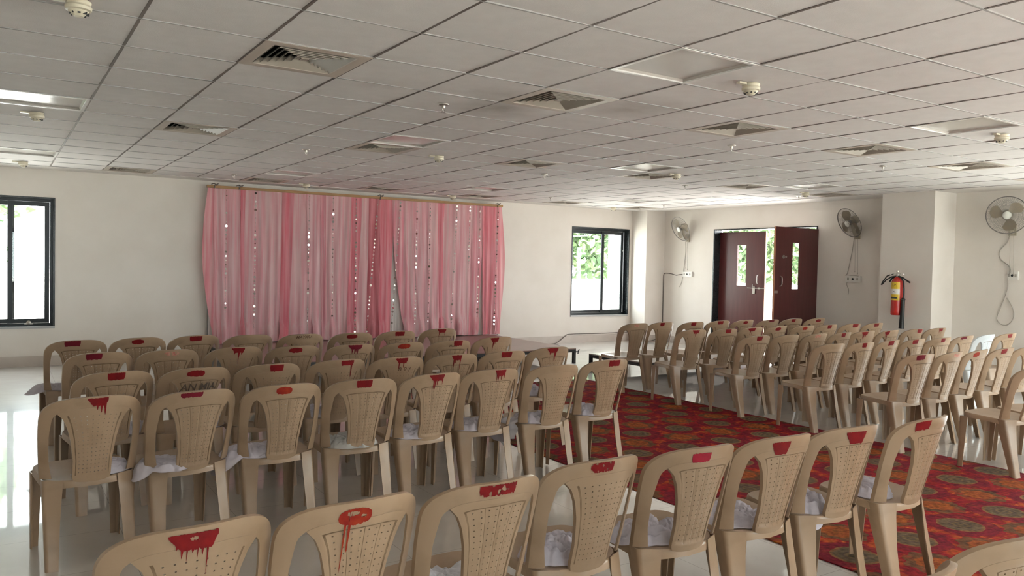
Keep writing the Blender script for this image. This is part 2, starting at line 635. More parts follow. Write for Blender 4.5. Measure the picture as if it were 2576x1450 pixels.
ZT = H + .35
ops = {'y': [], 'x': [], 'b': []}
for ax, c, a, b in WINS:
    ops[ax].append((a, b, WIN_Z0, WIN_Z1))
ops['x'].append((DOOR[0], DOOR[1], 0, DOOR[2]))
mb = MB()
wall_boxes(mb, 'x', YF, YF + WT, XL - WT, XR + WT, ops['y'], ZT)
struct(mb.build('wall_far', M['wall']))
mb = MB()
wall_boxes(mb, 'y', XR, XR + WT, YB, YF, ops['x'], ZT)
struct(mb.build('wall_right', M['wall']))
mb = MB()
wall_boxes(mb, 'x', YB - WT, YB, XL - WT, XR + WT, ops['b'], ZT)
struct(mb.build('wall_back', M['wall']))
mb = MB()
wall_boxes(mb, 'y', XL - WT, XL, YB, YF, [], ZT)
struct(mb.build('wall_left', M['wall']))
# pillars
mb = MB()
mb.box((10.33, 7.76, 0), (XR, YF, H))
struct(mb.build('pillar_corner', M['pillar']))
mb = MB()
mb.box((10.28, 1.90, 0), (XR, 2.68, H))
struct(mb.build('pillar_right', M['pillar']))
# floor
mb = MB()
mb.box((XL - WT, YB - WT, -.12), (XR + WT, YF + WT, 0))
struct(mb.build('floor', M['floor']))
# skirting
mb = MB()
mb.box((XL, YF - .012, 0), (10.33, YF, .14))
struct(mb.build('baseboard_far', M['skirt']))
mb = MB()
mb.box((XR - .012, 6.55, 0), (XR, 7.76, .14))
mb.box((XR - .012, 2.68, 0), (XR, 4.03, .14))
mb.box((XR - .012, YB, 0), (XR, 1.90, .14))
mb.box((10.268, 1.888, 0), (10.28, 2.692, .14))
mb.box((10.28, 1.888, 0), (XR, 1.90, .14))
mb.box((10.318, 7.748, 0), (10.33, YF - .012, .14))
mb.box((10.33, 7.748, 0), (XR - .012, 7.76, .14))
struct(mb.build('baseboard_right', M['skirt']))

# ---- ceiling: 600 mm tiles, main runners along Y coloured for dust and groove shade, grey cross tees along X
random.seed(5)
T = 0.6
CX1, CY1 = 10.2, 7.8
VENTS = [(i, j) for j in (0, 5, 12) for i in (1, 4, 7, 10, 13, 16)]
LIGHTS = [(i, j) for j in (-2, 4, 10) for i in (-1, 4, 9, 14)]
skip = set(VENTS) | set(LIGHTS)
mb = MB()
for i in range(-6, 17):
    for j in range(-12, 13):
        if (i, j) in skip:
            continue
        x0, x1 = max(i * T, XL) + .0055, min((i + 1) * T, CX1) - .0055
        y0, y1 = max(j * T, YB) + .004, min((j + 1) * T, CY1) - .004
        tx = random.uniform(-.0018, .0018)
        ty = random.uniform(.0002, .0036)
        z = H + .004
        q = [(x0, y0, z - tx - ty), (x1, y0, z + tx - ty), (x1, y1, z + tx + ty), (x0, y1, z - tx + ty)]
        mb.add(q, [(3, 2, 1, 0)], 0)
for i in range(-5, 18):
    x = i * T
    mb.box((x - .008, YB, H + .002), (x + .008, CY1, H + .016), 1)
    mb.box((x - .012, YB, H + .013), (x + .012, CY1, H + .018), 1)
for j in range(-11, 14):
    y = j * T
    mb.box((XL, y - .006, H + .0015), (CX1, y + .006, H + .012), 2)
mb.box((XL - WT, YB - WT, H + .33), (XR + WT, YF + WT, H + .42), 3)
mb.box((CX1, YB, H - .002), (XR, YF, H + .02), 4)
mb.box((XL, CY1, H - .002), (CX1, YF, H + .02), 4)
struct(mb.build('ceiling', [M['tile'], M['runner'], M['tee'], M['duct'], M['strip']]))


# ---- windows
def window(nm, ax, c, a, b, sashes):
    """sashes: [(from, to, track depth)] along the wall"""
    root = bpy.data.objects.new(nm, None)
    COL.objects.link(root)
    struct(root)

    def B(mb, a0, d0, z0, a1, d1, z1, mi=0):
        if ax == 'y':
            mb.box((a0, c + d0, z0), (a1, c + d1, z1), mi)
        elif ax == 'b':
            mb.box((a0, c - d1, z0), (a1, c - d0, z1), mi)
        else:
            mb.box((c + d0, a0, z0), (c + d1, a1, z1), mi)
    z0, z1 = WIN_Z0, WIN_Z1
    f = MB()                                   # granite lining of the reveal
    B(f, a, -.012, z0, a + .022, .17, z1)
    B(f, b - .022, -.012, z0, b, .17, z1)
    B(f, a + .022, -.012, z1 - .022, b - .022, .17, z1)
    B(f, a + .022, 0.0, z0, b - .022, .17, z0 + .022)
    f.build('window_lining', M['granite'], root)
    f = MB()
    B(f, a, -.02, z0 - .012, b, .0, z0 + .018)
    f.build('window_sill', M['sill'], root)
    f = MB()                                   # aluminium outer frame
    B(f, a + .022, .09, z0 + .022, a + .055, .165, z1 - .022)
    B(f, b - .055, .09, z0 + .022, b - .022, .165, z1 - .022)
    B(f, a + .055, .09, z1 - .06, b - .055, .165, z1 - .022)
    B(f, a + .055, .09, z0 + .022, b - .055, .165, z0 + .055)
    f.build('window_frame', M['sash'], root)
    for s0, s1, dd in sashes:
        f = MB()
        zz0, zz1, wv = z0 + .056, z1 - .061, .058
        B(f, s0, dd, zz0, s0 + wv, dd + .022, zz1)
        B(f, s1 - wv, dd, zz0, s1, dd + .022, zz1)
        B(f, s0 + wv, dd, zz0, s1 - wv, dd + .022, zz0 + wv)
        B(f, s0 + wv, dd, zz1 - wv, s1 - wv, dd + .022, zz1)
        sh = f.build('sash', M['sash'], root)
        f = MB()
        B(f, s0 + wv, dd + .009, zz0 + wv, s1 - wv, dd + .013, zz1 - wv)
        f.build('window_pane', M['glass'], sh)
    return root


w1 = window('window_1', *WINS[0], [(-1.32, -.86, .10), (-.92, -.385, .125), (-.465, .02, .10)])
mb = MB()
mb.lathe([(.012, 0), (.03, .004), (.03, .012), (.012, .02), (.002, .022)], 14, 0, Matrix.Translation((-.22, YF + .085, WIN_Z0 + .06)) @ Matrix.Rotation(PI / 2, 4, 'X'))
mb.box((-.27, YF + .07, WIN_Z0 + .04), (-.17, YF + .085, WIN_Z0 + .052))
mb.build('window_latch', M['steel'], w1, 40)
w2 = window('window_2', *WINS[1], [(8.86, 9.71, .125), (9.625, 10.19, .10)])
mb = MB()
mb.lathe([(.004, 0), (.014, .003), (.014, .014), (.002, .018)], 12, 0, Matrix.Translation((10.17, YF + .10, 1.83)) @ Matrix.Rotation(PI / 2, 4, 'X'))
mb.build('window_latch', M['metal'], w2, 40)
for k, wv in enumerate(WINS[2:]):
    a, b = wv[2], wv[3]
    mid = (a + b) / 2
    window('window_%d' % (k + 3), *wv, [(a + .056, mid + .02, .10), (mid - .02, b - .056, .125)])

# ---- double door: one leaf closed to the outside, the other swung into the room
dr = bpy.data.objects.new('door_1', None)
COL.objects.link(dr)
struct(dr)
mb = MB()
y0, y1, zt = DOOR
mb.box((XR - .01, y1 - .025, 0), (XR + WT, y1, zt))
mb.box((XR - .01, y0, 0), (XR + WT, y0 + .025, zt))
mb.box((XR - .01, y0 + .025, zt - .02), (XR + WT, y1 - .025, zt))
mb.build('door_frame', M['granite'], dr)


def leaf(name, L, slit, edge):
    """leaf in its own frame: hinge line at the origin, leaf along +X, thickness along Y"""
    m_ = MB()
    t, z0, z1 = .034, .012, 2.195
    s0, s1, sz0, sz1 = slit
    m_.box((0, 0, z0), (s0, t, z1))
    m_.box((s1, 0, z0), (L - .006, t, z1))
    m_.box((s0, 0, z0), (s1, t, sz0))
    m_.box((s0, 0, sz1), (s1, t, z1))
    m_.box((L - .006, 0, z0), (L, t, z1), 1)
    o = m_.build(name, [M['door'], M['door_edge']], dr)
    m_ = MB()
    m_.box((s0, .014, sz0), (s1, .020, sz1))
    m_.build('vision_pane', M['glass'], o)
    return o


lf = leaf('door_leaf', 1.075, (.43, .64, 1.205, 1.95), 0)
# far leaf: runs from the hinge at Y = 6.405 toward -Y, face toward the room
lf.matrix_world = Matrix(((0, 1, 0, 10.962), (-1, 0, 0, 6.405), (0, 0, 1, 0), (0, 0, 0, 1)))
rf = leaf('door_leaf', 1.06, (.45, .64, 1.205, 1.95), 0)
rf.matrix_world = Matrix(((-1, 0, 0, 10.815), (0, 1, 0, 4.135), (0, 0, 1, 0), (0, 0, 0, 1)))
# hardware; the room side is y = 0 (local)
for o, sgn in ((lf, -1), (rf, -1)):
    m_ = MB()
    x = .93
    m_.tube([(x, 0, 1.25), (x, -.035, 1.262), (x, -.042, 1.29), (x, -.042, 1.37), (x, -.035, 1.398), (x, 0, 1.41)], .009, 8)
    m_.build('door_handle', M['metal'], o, 50)
m_ = MB()
m_.tube([(.70, -.018, 1.17), (1.10, -.018, 1.17)], .008, 8)
m_.box((.81, -.012, 1.07), (.87, 0, 1.20))
m_.box((.95, -.026, 1.155), (.99, 0, 1.185))
m_.tube([(.83, -.012, 1.17), (.83, -.03, 1.20), (.83, -.03, 1.235)], .006, 6)
m_.build('door_bolt', M['steel'], lf, 50)
m_ = MB()
m_.lathe([(.03, 0), (.03, .006), (.012, .012), (.010, .05), (.016, .055), (.004, .06)], 12, 0, Matrix.Translation((.86, 0, 1.72)) @ Matrix.Rotation(PI / 2, 4, 'X'))
m_.build('coat_hook', M['metal'], rf, 40)
m_ = MB()
m_.box((1.00, -.02, 1.14), (1.06, 0, 1.18))
m_.build('bolt_keeper', M['steel'], rf)

# ---- outside: terrace, white parapet and trees
mb = MB()
mb.box((-30, YF + WT, -.14), (40, 40, -.02))
mb.box((XR + WT, -40, -.14), (40, YF + WT, -.02))
mb.box((-30, -40, -.14), (XR + WT, YB - WT, -.02))
mb.box((-30, YB - WT, -.14), (XL - WT, YF + WT, -.02))
struct(mb.build('ground_outside', M['terrace']))
mb = MB()
mb.box((-20, 12.6, -.02), (15.4, 12.85, 1.16))
mb.box((15.15, -20, -.02), (15.4, 12.6, 1.16))
struct(mb.build('wall_outside', M['parapet']))
mb = MB()
mb.box((11.45, 9.9, -.02), (11.8, 10.3, 3.6))
struct(mb.build('pillar_outside', M['parapet']))


def tree(loc, rz, label, seed):
    random.seed(seed)
    root = thing('leafy_tree', label, 'tree', loc, rz, 'trees beyond the white parapet')
    m_ = MB()
    m_.tube([(0, 0, -.1), (.05, .03, .8), (-.04, .06, 1.7), (.02, 0, 2.8)], [.16, .13, .10, .06], 9)
    for k in range(7):
        a = k * 2 * PI / 7 + random.uniform(-.3, .3)
        z = random.uniform(1.0, 2.2)
        m_.tube([(0, 0, z), (.7 * math.cos(a), .7 * math.sin(a), z + .5), (1.5 * math.cos(a), 1.5 * math.sin(a), z + .9)], [.05, .035, .012], 6)
    m_.build('tree_trunk', M['bark'], root, 60)
    m_ = MB()
    # clumps of leaves on an irregular crown
    clumps = [(Vector((random.gauss(0, 1), random.gauss(0, 1), random.gauss(0, .8))).normalized(), random.uniform(.5, 1)) for _ in range(100)]
    for dirv, rr in clumps:
        c = Vector((dirv.x * 2.2, dirv.y * 2.2, 2.7 + dirv.z * 2.0)) * 1.0
        c = Vector((0, 0, 2.7)).lerp(c, rr)
        for _ in range(52):
            p = c + Vector((random.gauss(0, .28), random.gauss(0, .28), random.gauss(0, .26)))
            if p.z < .7:
                continue
            d1 = Vector((random.gauss(0, 1), random.gauss(0, 1), random.gauss(-.5, .7))).normalized()
            n1 = d1.cross(Vector((random.gauss(0, 1), random.gauss(0, 1), random.gauss(0, 1)))).normalized()
            L_ = random.uniform(.18, .30)
            wd = L_ * .24
            up = d1.cross(n1)
            m_.add([p, p + d1 * L_ * .3 + n1 * wd + up * .012, p + d1 * L_ * .7 + n1 * wd * .7 + up * .01, p + d1 * L_, p + d1 * L_ * .7 - n1 * wd * .7 + up * .01,
                    p + d1 * L_ * .3 - n1 * wd + up * .012, p + d1 * L_ * .5], [(0, 1, 6), (1, 2, 6), (2, 3, 6), (3, 4, 6), (4, 5, 6), (5, 0, 6)])
    m_.build('foliage', M['leaf'], root)
    return root


tr0 = tree((-2.3, 15.2, 0), 0, 'green tree beyond the parapet, outside the window at the stage\'s far left', 3)
t1 = copy_tree(tr0, (14.0, 15.6, .1), 1.9, 'green tree beyond the parapet, outside the window beside the corner pillar', 'trees beyond the white parapet')
t2 = copy_tree(tr0, (19.6, 18.6, .2), 3.6, 'green tree beyond the parapet, behind the one at the corner window', 'trees beyond the white parapet')
copy_tree(tr0, (18.4, 10.9, -.1), 5.0, 'green tree beyond the parapet, in the gap of the half-open door', 'trees beyond the white parapet')

t1.scale = (1.15, 1.15, 1.15)
t2.scale = (1.2, 1.2, 1.2)

# ================================================================== carpet
mb = MB()
NX, NY = 40, 120
cx0, cx1, cy0, cy1 = 3.04, 5.975, -6.0, 4.15
random.seed(2)
vs, fs = [], []
for j in range(NY + 1):
    for i in range(NX + 1):
        x, y = lerp(cx0, cx1, i / NX), lerp(cy0, cy1, j / NY)
        e = 0.0
        if i == NX:
            e = .022 * noise.noise(Vector((y * 1.7, 3, 0))) + .01 * noise.noise(Vector((y * 6, 9, 0)))
        if i == 0:
            e = .006 * noise.noise(Vector((y * 3, 7, 0)))
        yy = y + (.02 * noise.noise(Vector((x * 3, 1, 4))) if j == NY else 0)
        z = .006 + .003 * noise.noise(Vector((x * 1.5, y * 1.5, 0)))
        if i >= NX - 1:
            z += .006 * max(0, noise.noise(Vector((y * 4, 5, 0))))
        vs.append((x + e, yy, z))
k = len(vs)
vs += [(x, y, .0005) for x, y, z in vs]
for j in range(NY):
    for i in range(NX):
        a = j * (NX + 1) + i
        fs.append((a, a + 1, a + NX + 2, a + NX + 1))
rim = [i for i in range(NX + 1)] + [j * (NX + 1) + NX for j in range(1, NY + 1)] + [NY * (NX + 1) + i for i in range(NX - 1, -1, -1)] + [j * (NX + 1) for j in range(NY - 1, 0, -1)]
for q in range(len(rim)):
    a, b = rim[q], rim[(q + 1) % len(rim)]
    fs.append((a, a + k, b + k, b))
mb.add(vs, fs)
tag(mb.build('carpet', M['carpet'], None, 40), 'red aisle carpet with olive medallions between the two blocks of chairs', 'carpet')

# ================================================================== the plastic chair
CH, CW = 0.834, 0.453           # overall height, back width
HW = CW / 2


def backy(x, z):
    """back surface (rear side) of the chair: leaning and wrapped round the sitter"""
    return -.19 - .11 * (z - .43) / .404 + .10 * (x / HW) ** 2


def outer_curve(n=56):
    pts = []
    zs = CH - .125
    for k in range(7):
        t = k / 7
        z = lerp(.425, zs, t)
        pts.append((-lerp(HW - .012, HW, min(1, t * 1.3)), z))
    for k in range(n + 1):
        a = PI * k / n
        c, s = math.cos(a), math.sin(a)
        pts.append((-math.copysign(abs(c) ** .64, c) * HW, zs + .125 * abs(s) ** .80))
    for k in range(6, -1, -1):
        t = k / 7
        z = lerp(.425, zs, t)
        pts.append((lerp(HW - .012, HW, min(1, t * 1.3)), z))
    return pts


OUT = outer_curve()
TOPX = [p[0] for p in OUT[7:-7]]
TOPZ = [p[1] for p in OUT[7:-7]]


def curve_normals(pts):
    ns = []
    for i in range(len(pts)):
        a, b = pts[max(0, i - 1)], pts[min(len(pts) - 1, i + 1)]
        tx, tz = b[0] - a[0], b[1] - a[1]
        l = math.hypot(tx, tz) or 1
        ns.append((tz / l, -tx / l))      # points inward (right of travel)
    return ns


NRM = curve_normals(OUT)


def band(i):
    x, z = OUT[i]
    return lerp(.040, .056, clamp((z - .62) / .16, 0, 1)) + .010 * clamp((.50 - z) / .07, 0, 1)


INN = [(OUT[i][0] + NRM[i][0] * band(i), OUT[i][1] + NRM[i][1] * band(i)) for i in range(len(OUT))]
ITOP = [p for p in INN[9:-9]]


def inner_z(x):
    return interp(x, [p[0] for p in ITOP], [p[1] for p in ITOP])


def make_arch():
    m_ = MB()
    prof = [(0.0, .017), (-.002, .006), (0.02, -.0005), (.30, -.0025), (.70, -.0025), (.97, -.0005), (1.0, .010)]
    k = len(prof)
    vs, fs = [], []
    for i, (x, z) in enumerate(OUT):
        w_ = band(i)
        for s_, dy in prof:
            px, pz = x + NRM[i][0] * s_ * w_, z + NRM[i][1] * s_ * w_
            vs.append((px, backy(px, pz) + dy, pz))
    n = len(OUT)
    for i in range(n - 1):
        for j in range(k):
            j2 = (j + 1) % k
            fs.append((i * k + j, (i + 1) * k + j, (i + 1) * k + j2, i * k + j2))
    fs.append(tuple(range(k)))
    fs.append(tuple((n - 1) * k + j for j in range(k - 1, -1, -1)))
    m_.add(vs, fs)
    return m_


def splat_hw(v):
    return interp(v, [0, .05, .3, .6, .8, .92, 1.0], [.080, .085, .086, .099, .116, .134, .158])


def add_splat(m_, framed):
    us = [(-1, 0), (-.965, 0), (-.93, 0), (-.86, 0), (-.83, 1)]
    holes_u = [-.70, -.50, -.30, -.10, .10, .30, .50, .70]
    cells = []
    for h in holes_u:
        cells += [(h - .018, 'g'), (h + .018, 'h')]
    for g in (-.4, 0, .4):
        cells += [(g - .009, 'g'), (g + .009, 'r')]
    cells.sort()
    U = [-1, -.965, -.93, -.875, -.825] + [c[0] for c in cells] + [.825, .875, .93, .965, 1]
    ukind = ['', '', '', 's'] + ['p'] + [c[1] for c in cells[1:]] + ['p', 's', '', '', '']
    ukind = ukind[:len(U) - 1]
    V = [0, .03, .06, .085, .105]
    vkind = ['', '', '', 's']
    rows = 15
    for r in range(rows):
        c = lerp(.135, .895, r / (rows - 1))
        V += [c - .0048, c + .0048]
        vkind += ['p', 'h']
    V += [.920, .933, .965, 1]
    vkind += ['p', 's', '', '']
    nu, nv = len(U), len(V)

    def ukind_at(i):
        return 'r' if (i > 0 and ukind[i - 1] == 'r') or (i < len(ukind) and ukind[i] == 'r') else ''

    def pos(i, j, front):
        u, v = U[i], V[j]
        x = u * splat_hw(v)
        top = inner_z(u * splat_hw(1.0)) + .002
        zb = .402 + .012 * abs(u) ** 4
        z = lerp(zb, top, v)
        y = backy(x, z) - .0015
        inside = abs(u) < .85 and .09 < v < .930
        if framed and inside:
            y += .0035
        if framed and ukind_at(i) == 'r' and inside:
            y += .002
        if front:
            y += .006 + (.010 if abs(u) > .95 else 0)
        return (x, y, z)
    vs = [pos(i, j, 0) for j in range(nv) for i in range(nu)] + [pos(i, j, 1) for j in range(nv) for i in range(nu)]
    N = nu * nv
    solid = {}
    for j in range(nv - 1):
        for i in range(nu - 1):
            uk, vk = ukind[i], vkind[j]
            solid[(i, j)] = not (uk == 'h' and vk == 'h')
    fs0, fs1 = [], []
    for (i, j), ok in solid.items():
        if not ok:
            continue
        a, b, c, d = j * nu + i, j * nu + i + 1, (j + 1) * nu + i + 1, (j + 1) * nu + i
        uk, vk = ukind[i], vkind[j]
        inp = .09 < (V[j] + V[j + 1]) / 2 < .93 and abs((U[i] + U[i + 1]) / 2) < .84
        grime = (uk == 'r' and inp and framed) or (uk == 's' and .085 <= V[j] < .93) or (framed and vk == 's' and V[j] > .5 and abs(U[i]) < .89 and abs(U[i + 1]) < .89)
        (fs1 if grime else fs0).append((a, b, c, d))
        fs0.append((a + N, d + N, c + N, b + N))
        for di, dj, e in ((-1, 0, (a, d)), (1, 0, (c, b)), (0, -1, (b, a)), (0, 1, (d, c))):
            if not solid.get((i + di, j + dj), False):
                p, q = e
                fs0.append((p, q, q + N, p + N))
    o = len(m_.v)
    m_.add(vs, fs0, 0)
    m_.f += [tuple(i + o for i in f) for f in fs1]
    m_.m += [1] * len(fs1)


def make_back(framed):
    m_ = make_arch()
    add_splat(m_, framed)
    return m_


def make_seat():
    m_ = MB()
    n = 44
    rings = [0, .25, .5, .72, .86, .94, .985, 1.0, 1.012, 1.016, 1.0]
    vs, fs = [], []

    def plan(a):
        c, s = math.cos(a), math.sin(a)
        x = math.copysign(abs(c) ** .40, c)
        y = math.copysign(abs(s) ** .40, s)
        hw = lerp(.200, .212, (y + 1) / 2)
        yy = .018 + y * .198
        if y < 0:
            yy += .066 * (-y) ** 2 * min(1.1, abs(x * hw) / .2) ** 2
        return x * hw, yy
    for ri, r in enumerate(rings):
        for k in range(n):
            x, y = plan(2 * PI * k / n)
            x, y = x * r, .020 + (y - .020) * r
            z = .424 - .012 * (1 - min(1, r) ** 2) + .010 * (y / .2)
            if y > .15:
                z -= .10 * (y - .15) ** 1.6
            if ri == 7:
                z -= .004
            if ri == 8:
                z -= .012
            if ri >= 9:
                cor = min(1, abs(math.cos(2 * PI * k / n)) * abs(math.sin(2 * PI * k / n)) * 2) ** 1.5
                z -= .034 + .010 * cor
            vs.append((x, y, z))
    for i in range(1, len(rings) - 1):
        for k in range(n):
            k2 = (k + 1) % n
            fs.append((i * n + k, i * n + k2, (i + 1) * n + k2, (i + 1) * n + k))
    c = len(vs)
    vs.append((0, .02, .412))
    for k in range(n):
        fs.append((c, n + k, n + (k + 1) % n))
    # underside
    o = len(vs)
    last = len(rings) - 1
    for k in range(n):
        x, y, z = vs[last * n + k]
        vs.append((x * .985, .018 + (y - .018) * .985, z + .026))
    for k in range(n):
        k2 = (k + 1) % n
        fs.append((last * n + k, last * n + k2, o + k2, o + k))
    fs.append(tuple(o + k for k in range(n - 1, -1, -1)))
    m_.add(vs, fs)
    return m_


def make_leg(sx, rear):
    """channel leg: curved L section, wide at the seat and narrow at the foot"""
    m_ = MB()
    if rear:
        tops = (.2035, -.122, .419)
        foot = (.201, -.216, 0)
        wt, wb, dt, db = .084, .054, .074, .046
    else:
        tops = (.2135, .2165, .398)
        foot = (.210, .224, 0)
        wt, wb, dt, db = .062, .040, .066, .044
    sy = -1 if rear else 1
    th = .0045
    levels = [0, .06, .5, .85, .95, 1.0]
    vs, fs = [], []
    k = 0
    for t in levels:
        cx_, cy_, cz_ = (lerp(foot[q], tops[q], t) for q in range(3))
        wv, dv = lerp(wb, wt, t ** 1.3), lerp(db, dt, t ** 1.3)
        rr = .016
        path = [(-wv, .004), (-wv * .6, .0), (-rr, 0)]
        for q in range(1, 5):
            a = PI / 2 * q / 5
            path.append((-rr + rr * math.sin(a), -rr + rr * math.cos(a)))
        path += [(0, -rr), (0, -dv * .6), (-.003, -dv)]
        inner = [(p[0] * 1.0 - th * (1 if i >= 3 else 0), p[1] - th * (1 if i <= 6 else 0)) for i, p in enumerate(path)][::-1]
        ring = path + inner
        k = len(ring)
        for px, py in ring:
            if rear:
                py += .46 * max(0, -px - .004) * t ** 2 * (1 if py > -.02 else 0)
            vs.append((sx * (cx_ + px), cy_ + sy * py, cz_ - (.004 if t == 1 else 0) * 0))
    for i in range(len(levels) - 1):
        for j in range(k):
            j2 = (j + 1) % k
            fs.append((i * k + j, i * k + j2, (i + 1) * k + j2, (i + 1) * k + j))
    fs.append(tuple(range(k - 1, -1, -1)))
    fs.append(tuple((len(levels) - 1) * k + j for j in range(k)))
    if sx * sy > 0:
        fs = [tuple(reversed(f)) for f in fs]
    m_.add(vs, fs)
    return m_


MESH = {
    'back_framed': make_back(True).mesh('back_framed', [M['chair'], M['grime']], 35),
    'back_plain': make_back(False).mesh('back_plain', [M['chair'], M['grime']], 35),
    'seat': make_seat().mesh('seat', M['chair'], 50),
    'legs': [make_leg(sx, r).mesh('leg', M['chair'], 50) for r in (True, False) for sx in (-1, 1)],
}
for key in ('back_framed', 'back_plain', 'seat'):
    me = MESH[key].copy()
    me.materials[0] = M['chair_blue']
    MESH[key + '_blue'] = me
MESH['legs_blue'] = []
for me in MESH['legs']:
    c = me.copy()
    c.materials[0] = M['chair_blue']
    MESH['legs_blue'].append(c)

OFF = .0042


def topz(x):
    return interp(x, TOPX, TOPZ)


def paint_mesh(x0, x1, style, seed):
    """a brushed patch of paint near the top edge of the back, with drips"""
    random.seed(seed)
    m_ = MB()
    thick = {'block': .042, 'oval': .040, 'drip': .038, 'drip1': .036, 'thin': .024, 'faint': .028, 'orange': .042, 'long': .034,
             'bigdrip': .046, 'ring': .050, 'scraped': .036, 'crimson': .036, 'bigblock': .055}[style]
    top_gap = {'block': .006, 'oval': .014, 'ring': .018, 'crimson': .020, 'orange': .012, 'faint': .014, 'bigblock': .020, 'bigdrip': .014}.get(style, .007)
    n = max(24, int((x1 - x0) / .0018))
    cols = []
    ph = random.uniform(0, 9)
    drips = []
    nd = {'drip': 5, 'drip1': 2, 'long': 1, 'bigdrip': 7, 'ring': 2, 'block': 0, 'bigblock': 0}.get(style, 0)
    for d in range(nd):
        if style == 'long':
            drips.append((.84, .05, .085))
        elif style == 'ring':
            drips.append(((.22, .34)[d], (.022, .035)[d], (.150, .085)[d]))
        elif style == 'bigdrip':
            drips.append((.17 + .105 * d, .013 + .005 * (d % 2), (.012, .022, .034, .012, .028, .020, .085)[d]))
        else:
            drips.append((random.uniform(.15, .92), random.uniform(.028, .045), random.uniform(.015, .05)))
    for i in range(n + 1):
        t = i / n
        x = lerp(x0, x1, t)
        e = 1 - abs(2 * t - 1)
        a = topz(x) - top_gap
        if style in ('oval', 'ring', 'orange'):
            rr = math.sqrt(max(0, 1 - (2 * t - 1) ** 2)) ** .7
            mid = a - thick * .5
            zt, zb = mid + thick * .5 * rr, mid - thick * .5 * rr
        elif style in ('drip', 'bigdrip', 'bigblock', 'drip1'):
            rr = min(1, t * 3.2 + .15) * min(1, (1 - t) * 6 + .3)
            zt, zb = a, a - thick * rr
        else:
            rr = min(1, t * 9 + .5) * min(1, (1 - t) * 9 + .5)
            zt, zb = a, a - thick * rr
        zt += .0025 * noise.noise(Vector((x * 160, ph, 1)))
        zb += .005 * noise.noise(Vector((x * 120, ph, 7))) + .002 * noise.noise(Vector((x * 400, ph, 3)))
        for c, wd, ln in drips:
            q = abs(t - c) / wd
            if q < 1:
                zb -= ln * (1 - q ** 4)
        zb = min(zb, zt - .002)
        cols.append((x, zt, zb))
    NZ = 18
    vs, fs = [], []
    for x, zt, zb in cols:
        for k in range(NZ + 1):
            z = lerp(zt, zb, k / NZ)
            vs.append((x, backy(x, z) - OFF, z))
    hole = {'ring': lambda t, s: (abs(t - .40) / .20) ** 2 + (abs(s - .66) / .13) ** 2 < 1 or (abs(t - .74) / .09) ** 2 + (abs(s - .86) / .08) ** 2 < 1,
            'bigdrip': lambda t, s: (abs(t - .5) / .085) ** 2 + (abs(s - .58) / .10) ** 2 < 1,
            'scraped': lambda t, s: noise.noise(Vector((t * 9, s * 3, ph))) > .28,
            'faint': lambda t, s: noise.noise(Vector((t * 6, s * 4, ph))) > .22}.get(style)
    for i in range(n):
        for k in range(NZ):
            zq = topz(cols[i][0]) - lerp(cols[i][1], cols[i][2], (k + .5) / NZ)
            if hole and hole((i + .5) / n, zq / .05):
                continue
            a = i * (NZ + 1) + k
            fs.append((a, a + 1, a + NZ + 2, a + NZ + 1))
    m_.add(vs, fs)
    return m_


PAINT_MAT = {'orange': 'orange', 'ring': 'orange', 'crimson': 'crimson', 'faint': 'faint', 'bigblock': 'red', 'thin': 'maroon'}


def letters(chair, text, xc, zc, size, m, slant=0.0, name='lettering'):
    """hand-painted letters lying on the leaning, curved back"""
    cu = bpy.data.curves.new('letters', 'FONT')
    cu.body = text
    cu.size = size
    cu.align_x = 'CENTER'
    cu.align_y = 'CENTER'
    cu.shear = slant
    cu.resolution_u = 2
    cu.offset = size * .012
    to = bpy.data.objects.new('letters_source', cu)
    COL.objects.link(to)
    dg = bpy.context.evaluated_depsgraph_get()
    me = bpy.data.meshes.new_from_object(to.evaluated_get(dg))
    bpy.data.objects.remove(to)
    bpy.data.curves.remove(cu)
    for v in me.vertices:
        x, z = xc + v.co.x, zc + v.co.y + (topz(xc + v.co.x) - topz(xc)) * .8
        v.co = (x, backy(x, z) - OFF, z)
    me.materials.clear()
    me.materials.append(m)
    o = link(name, me, chair)
    return o


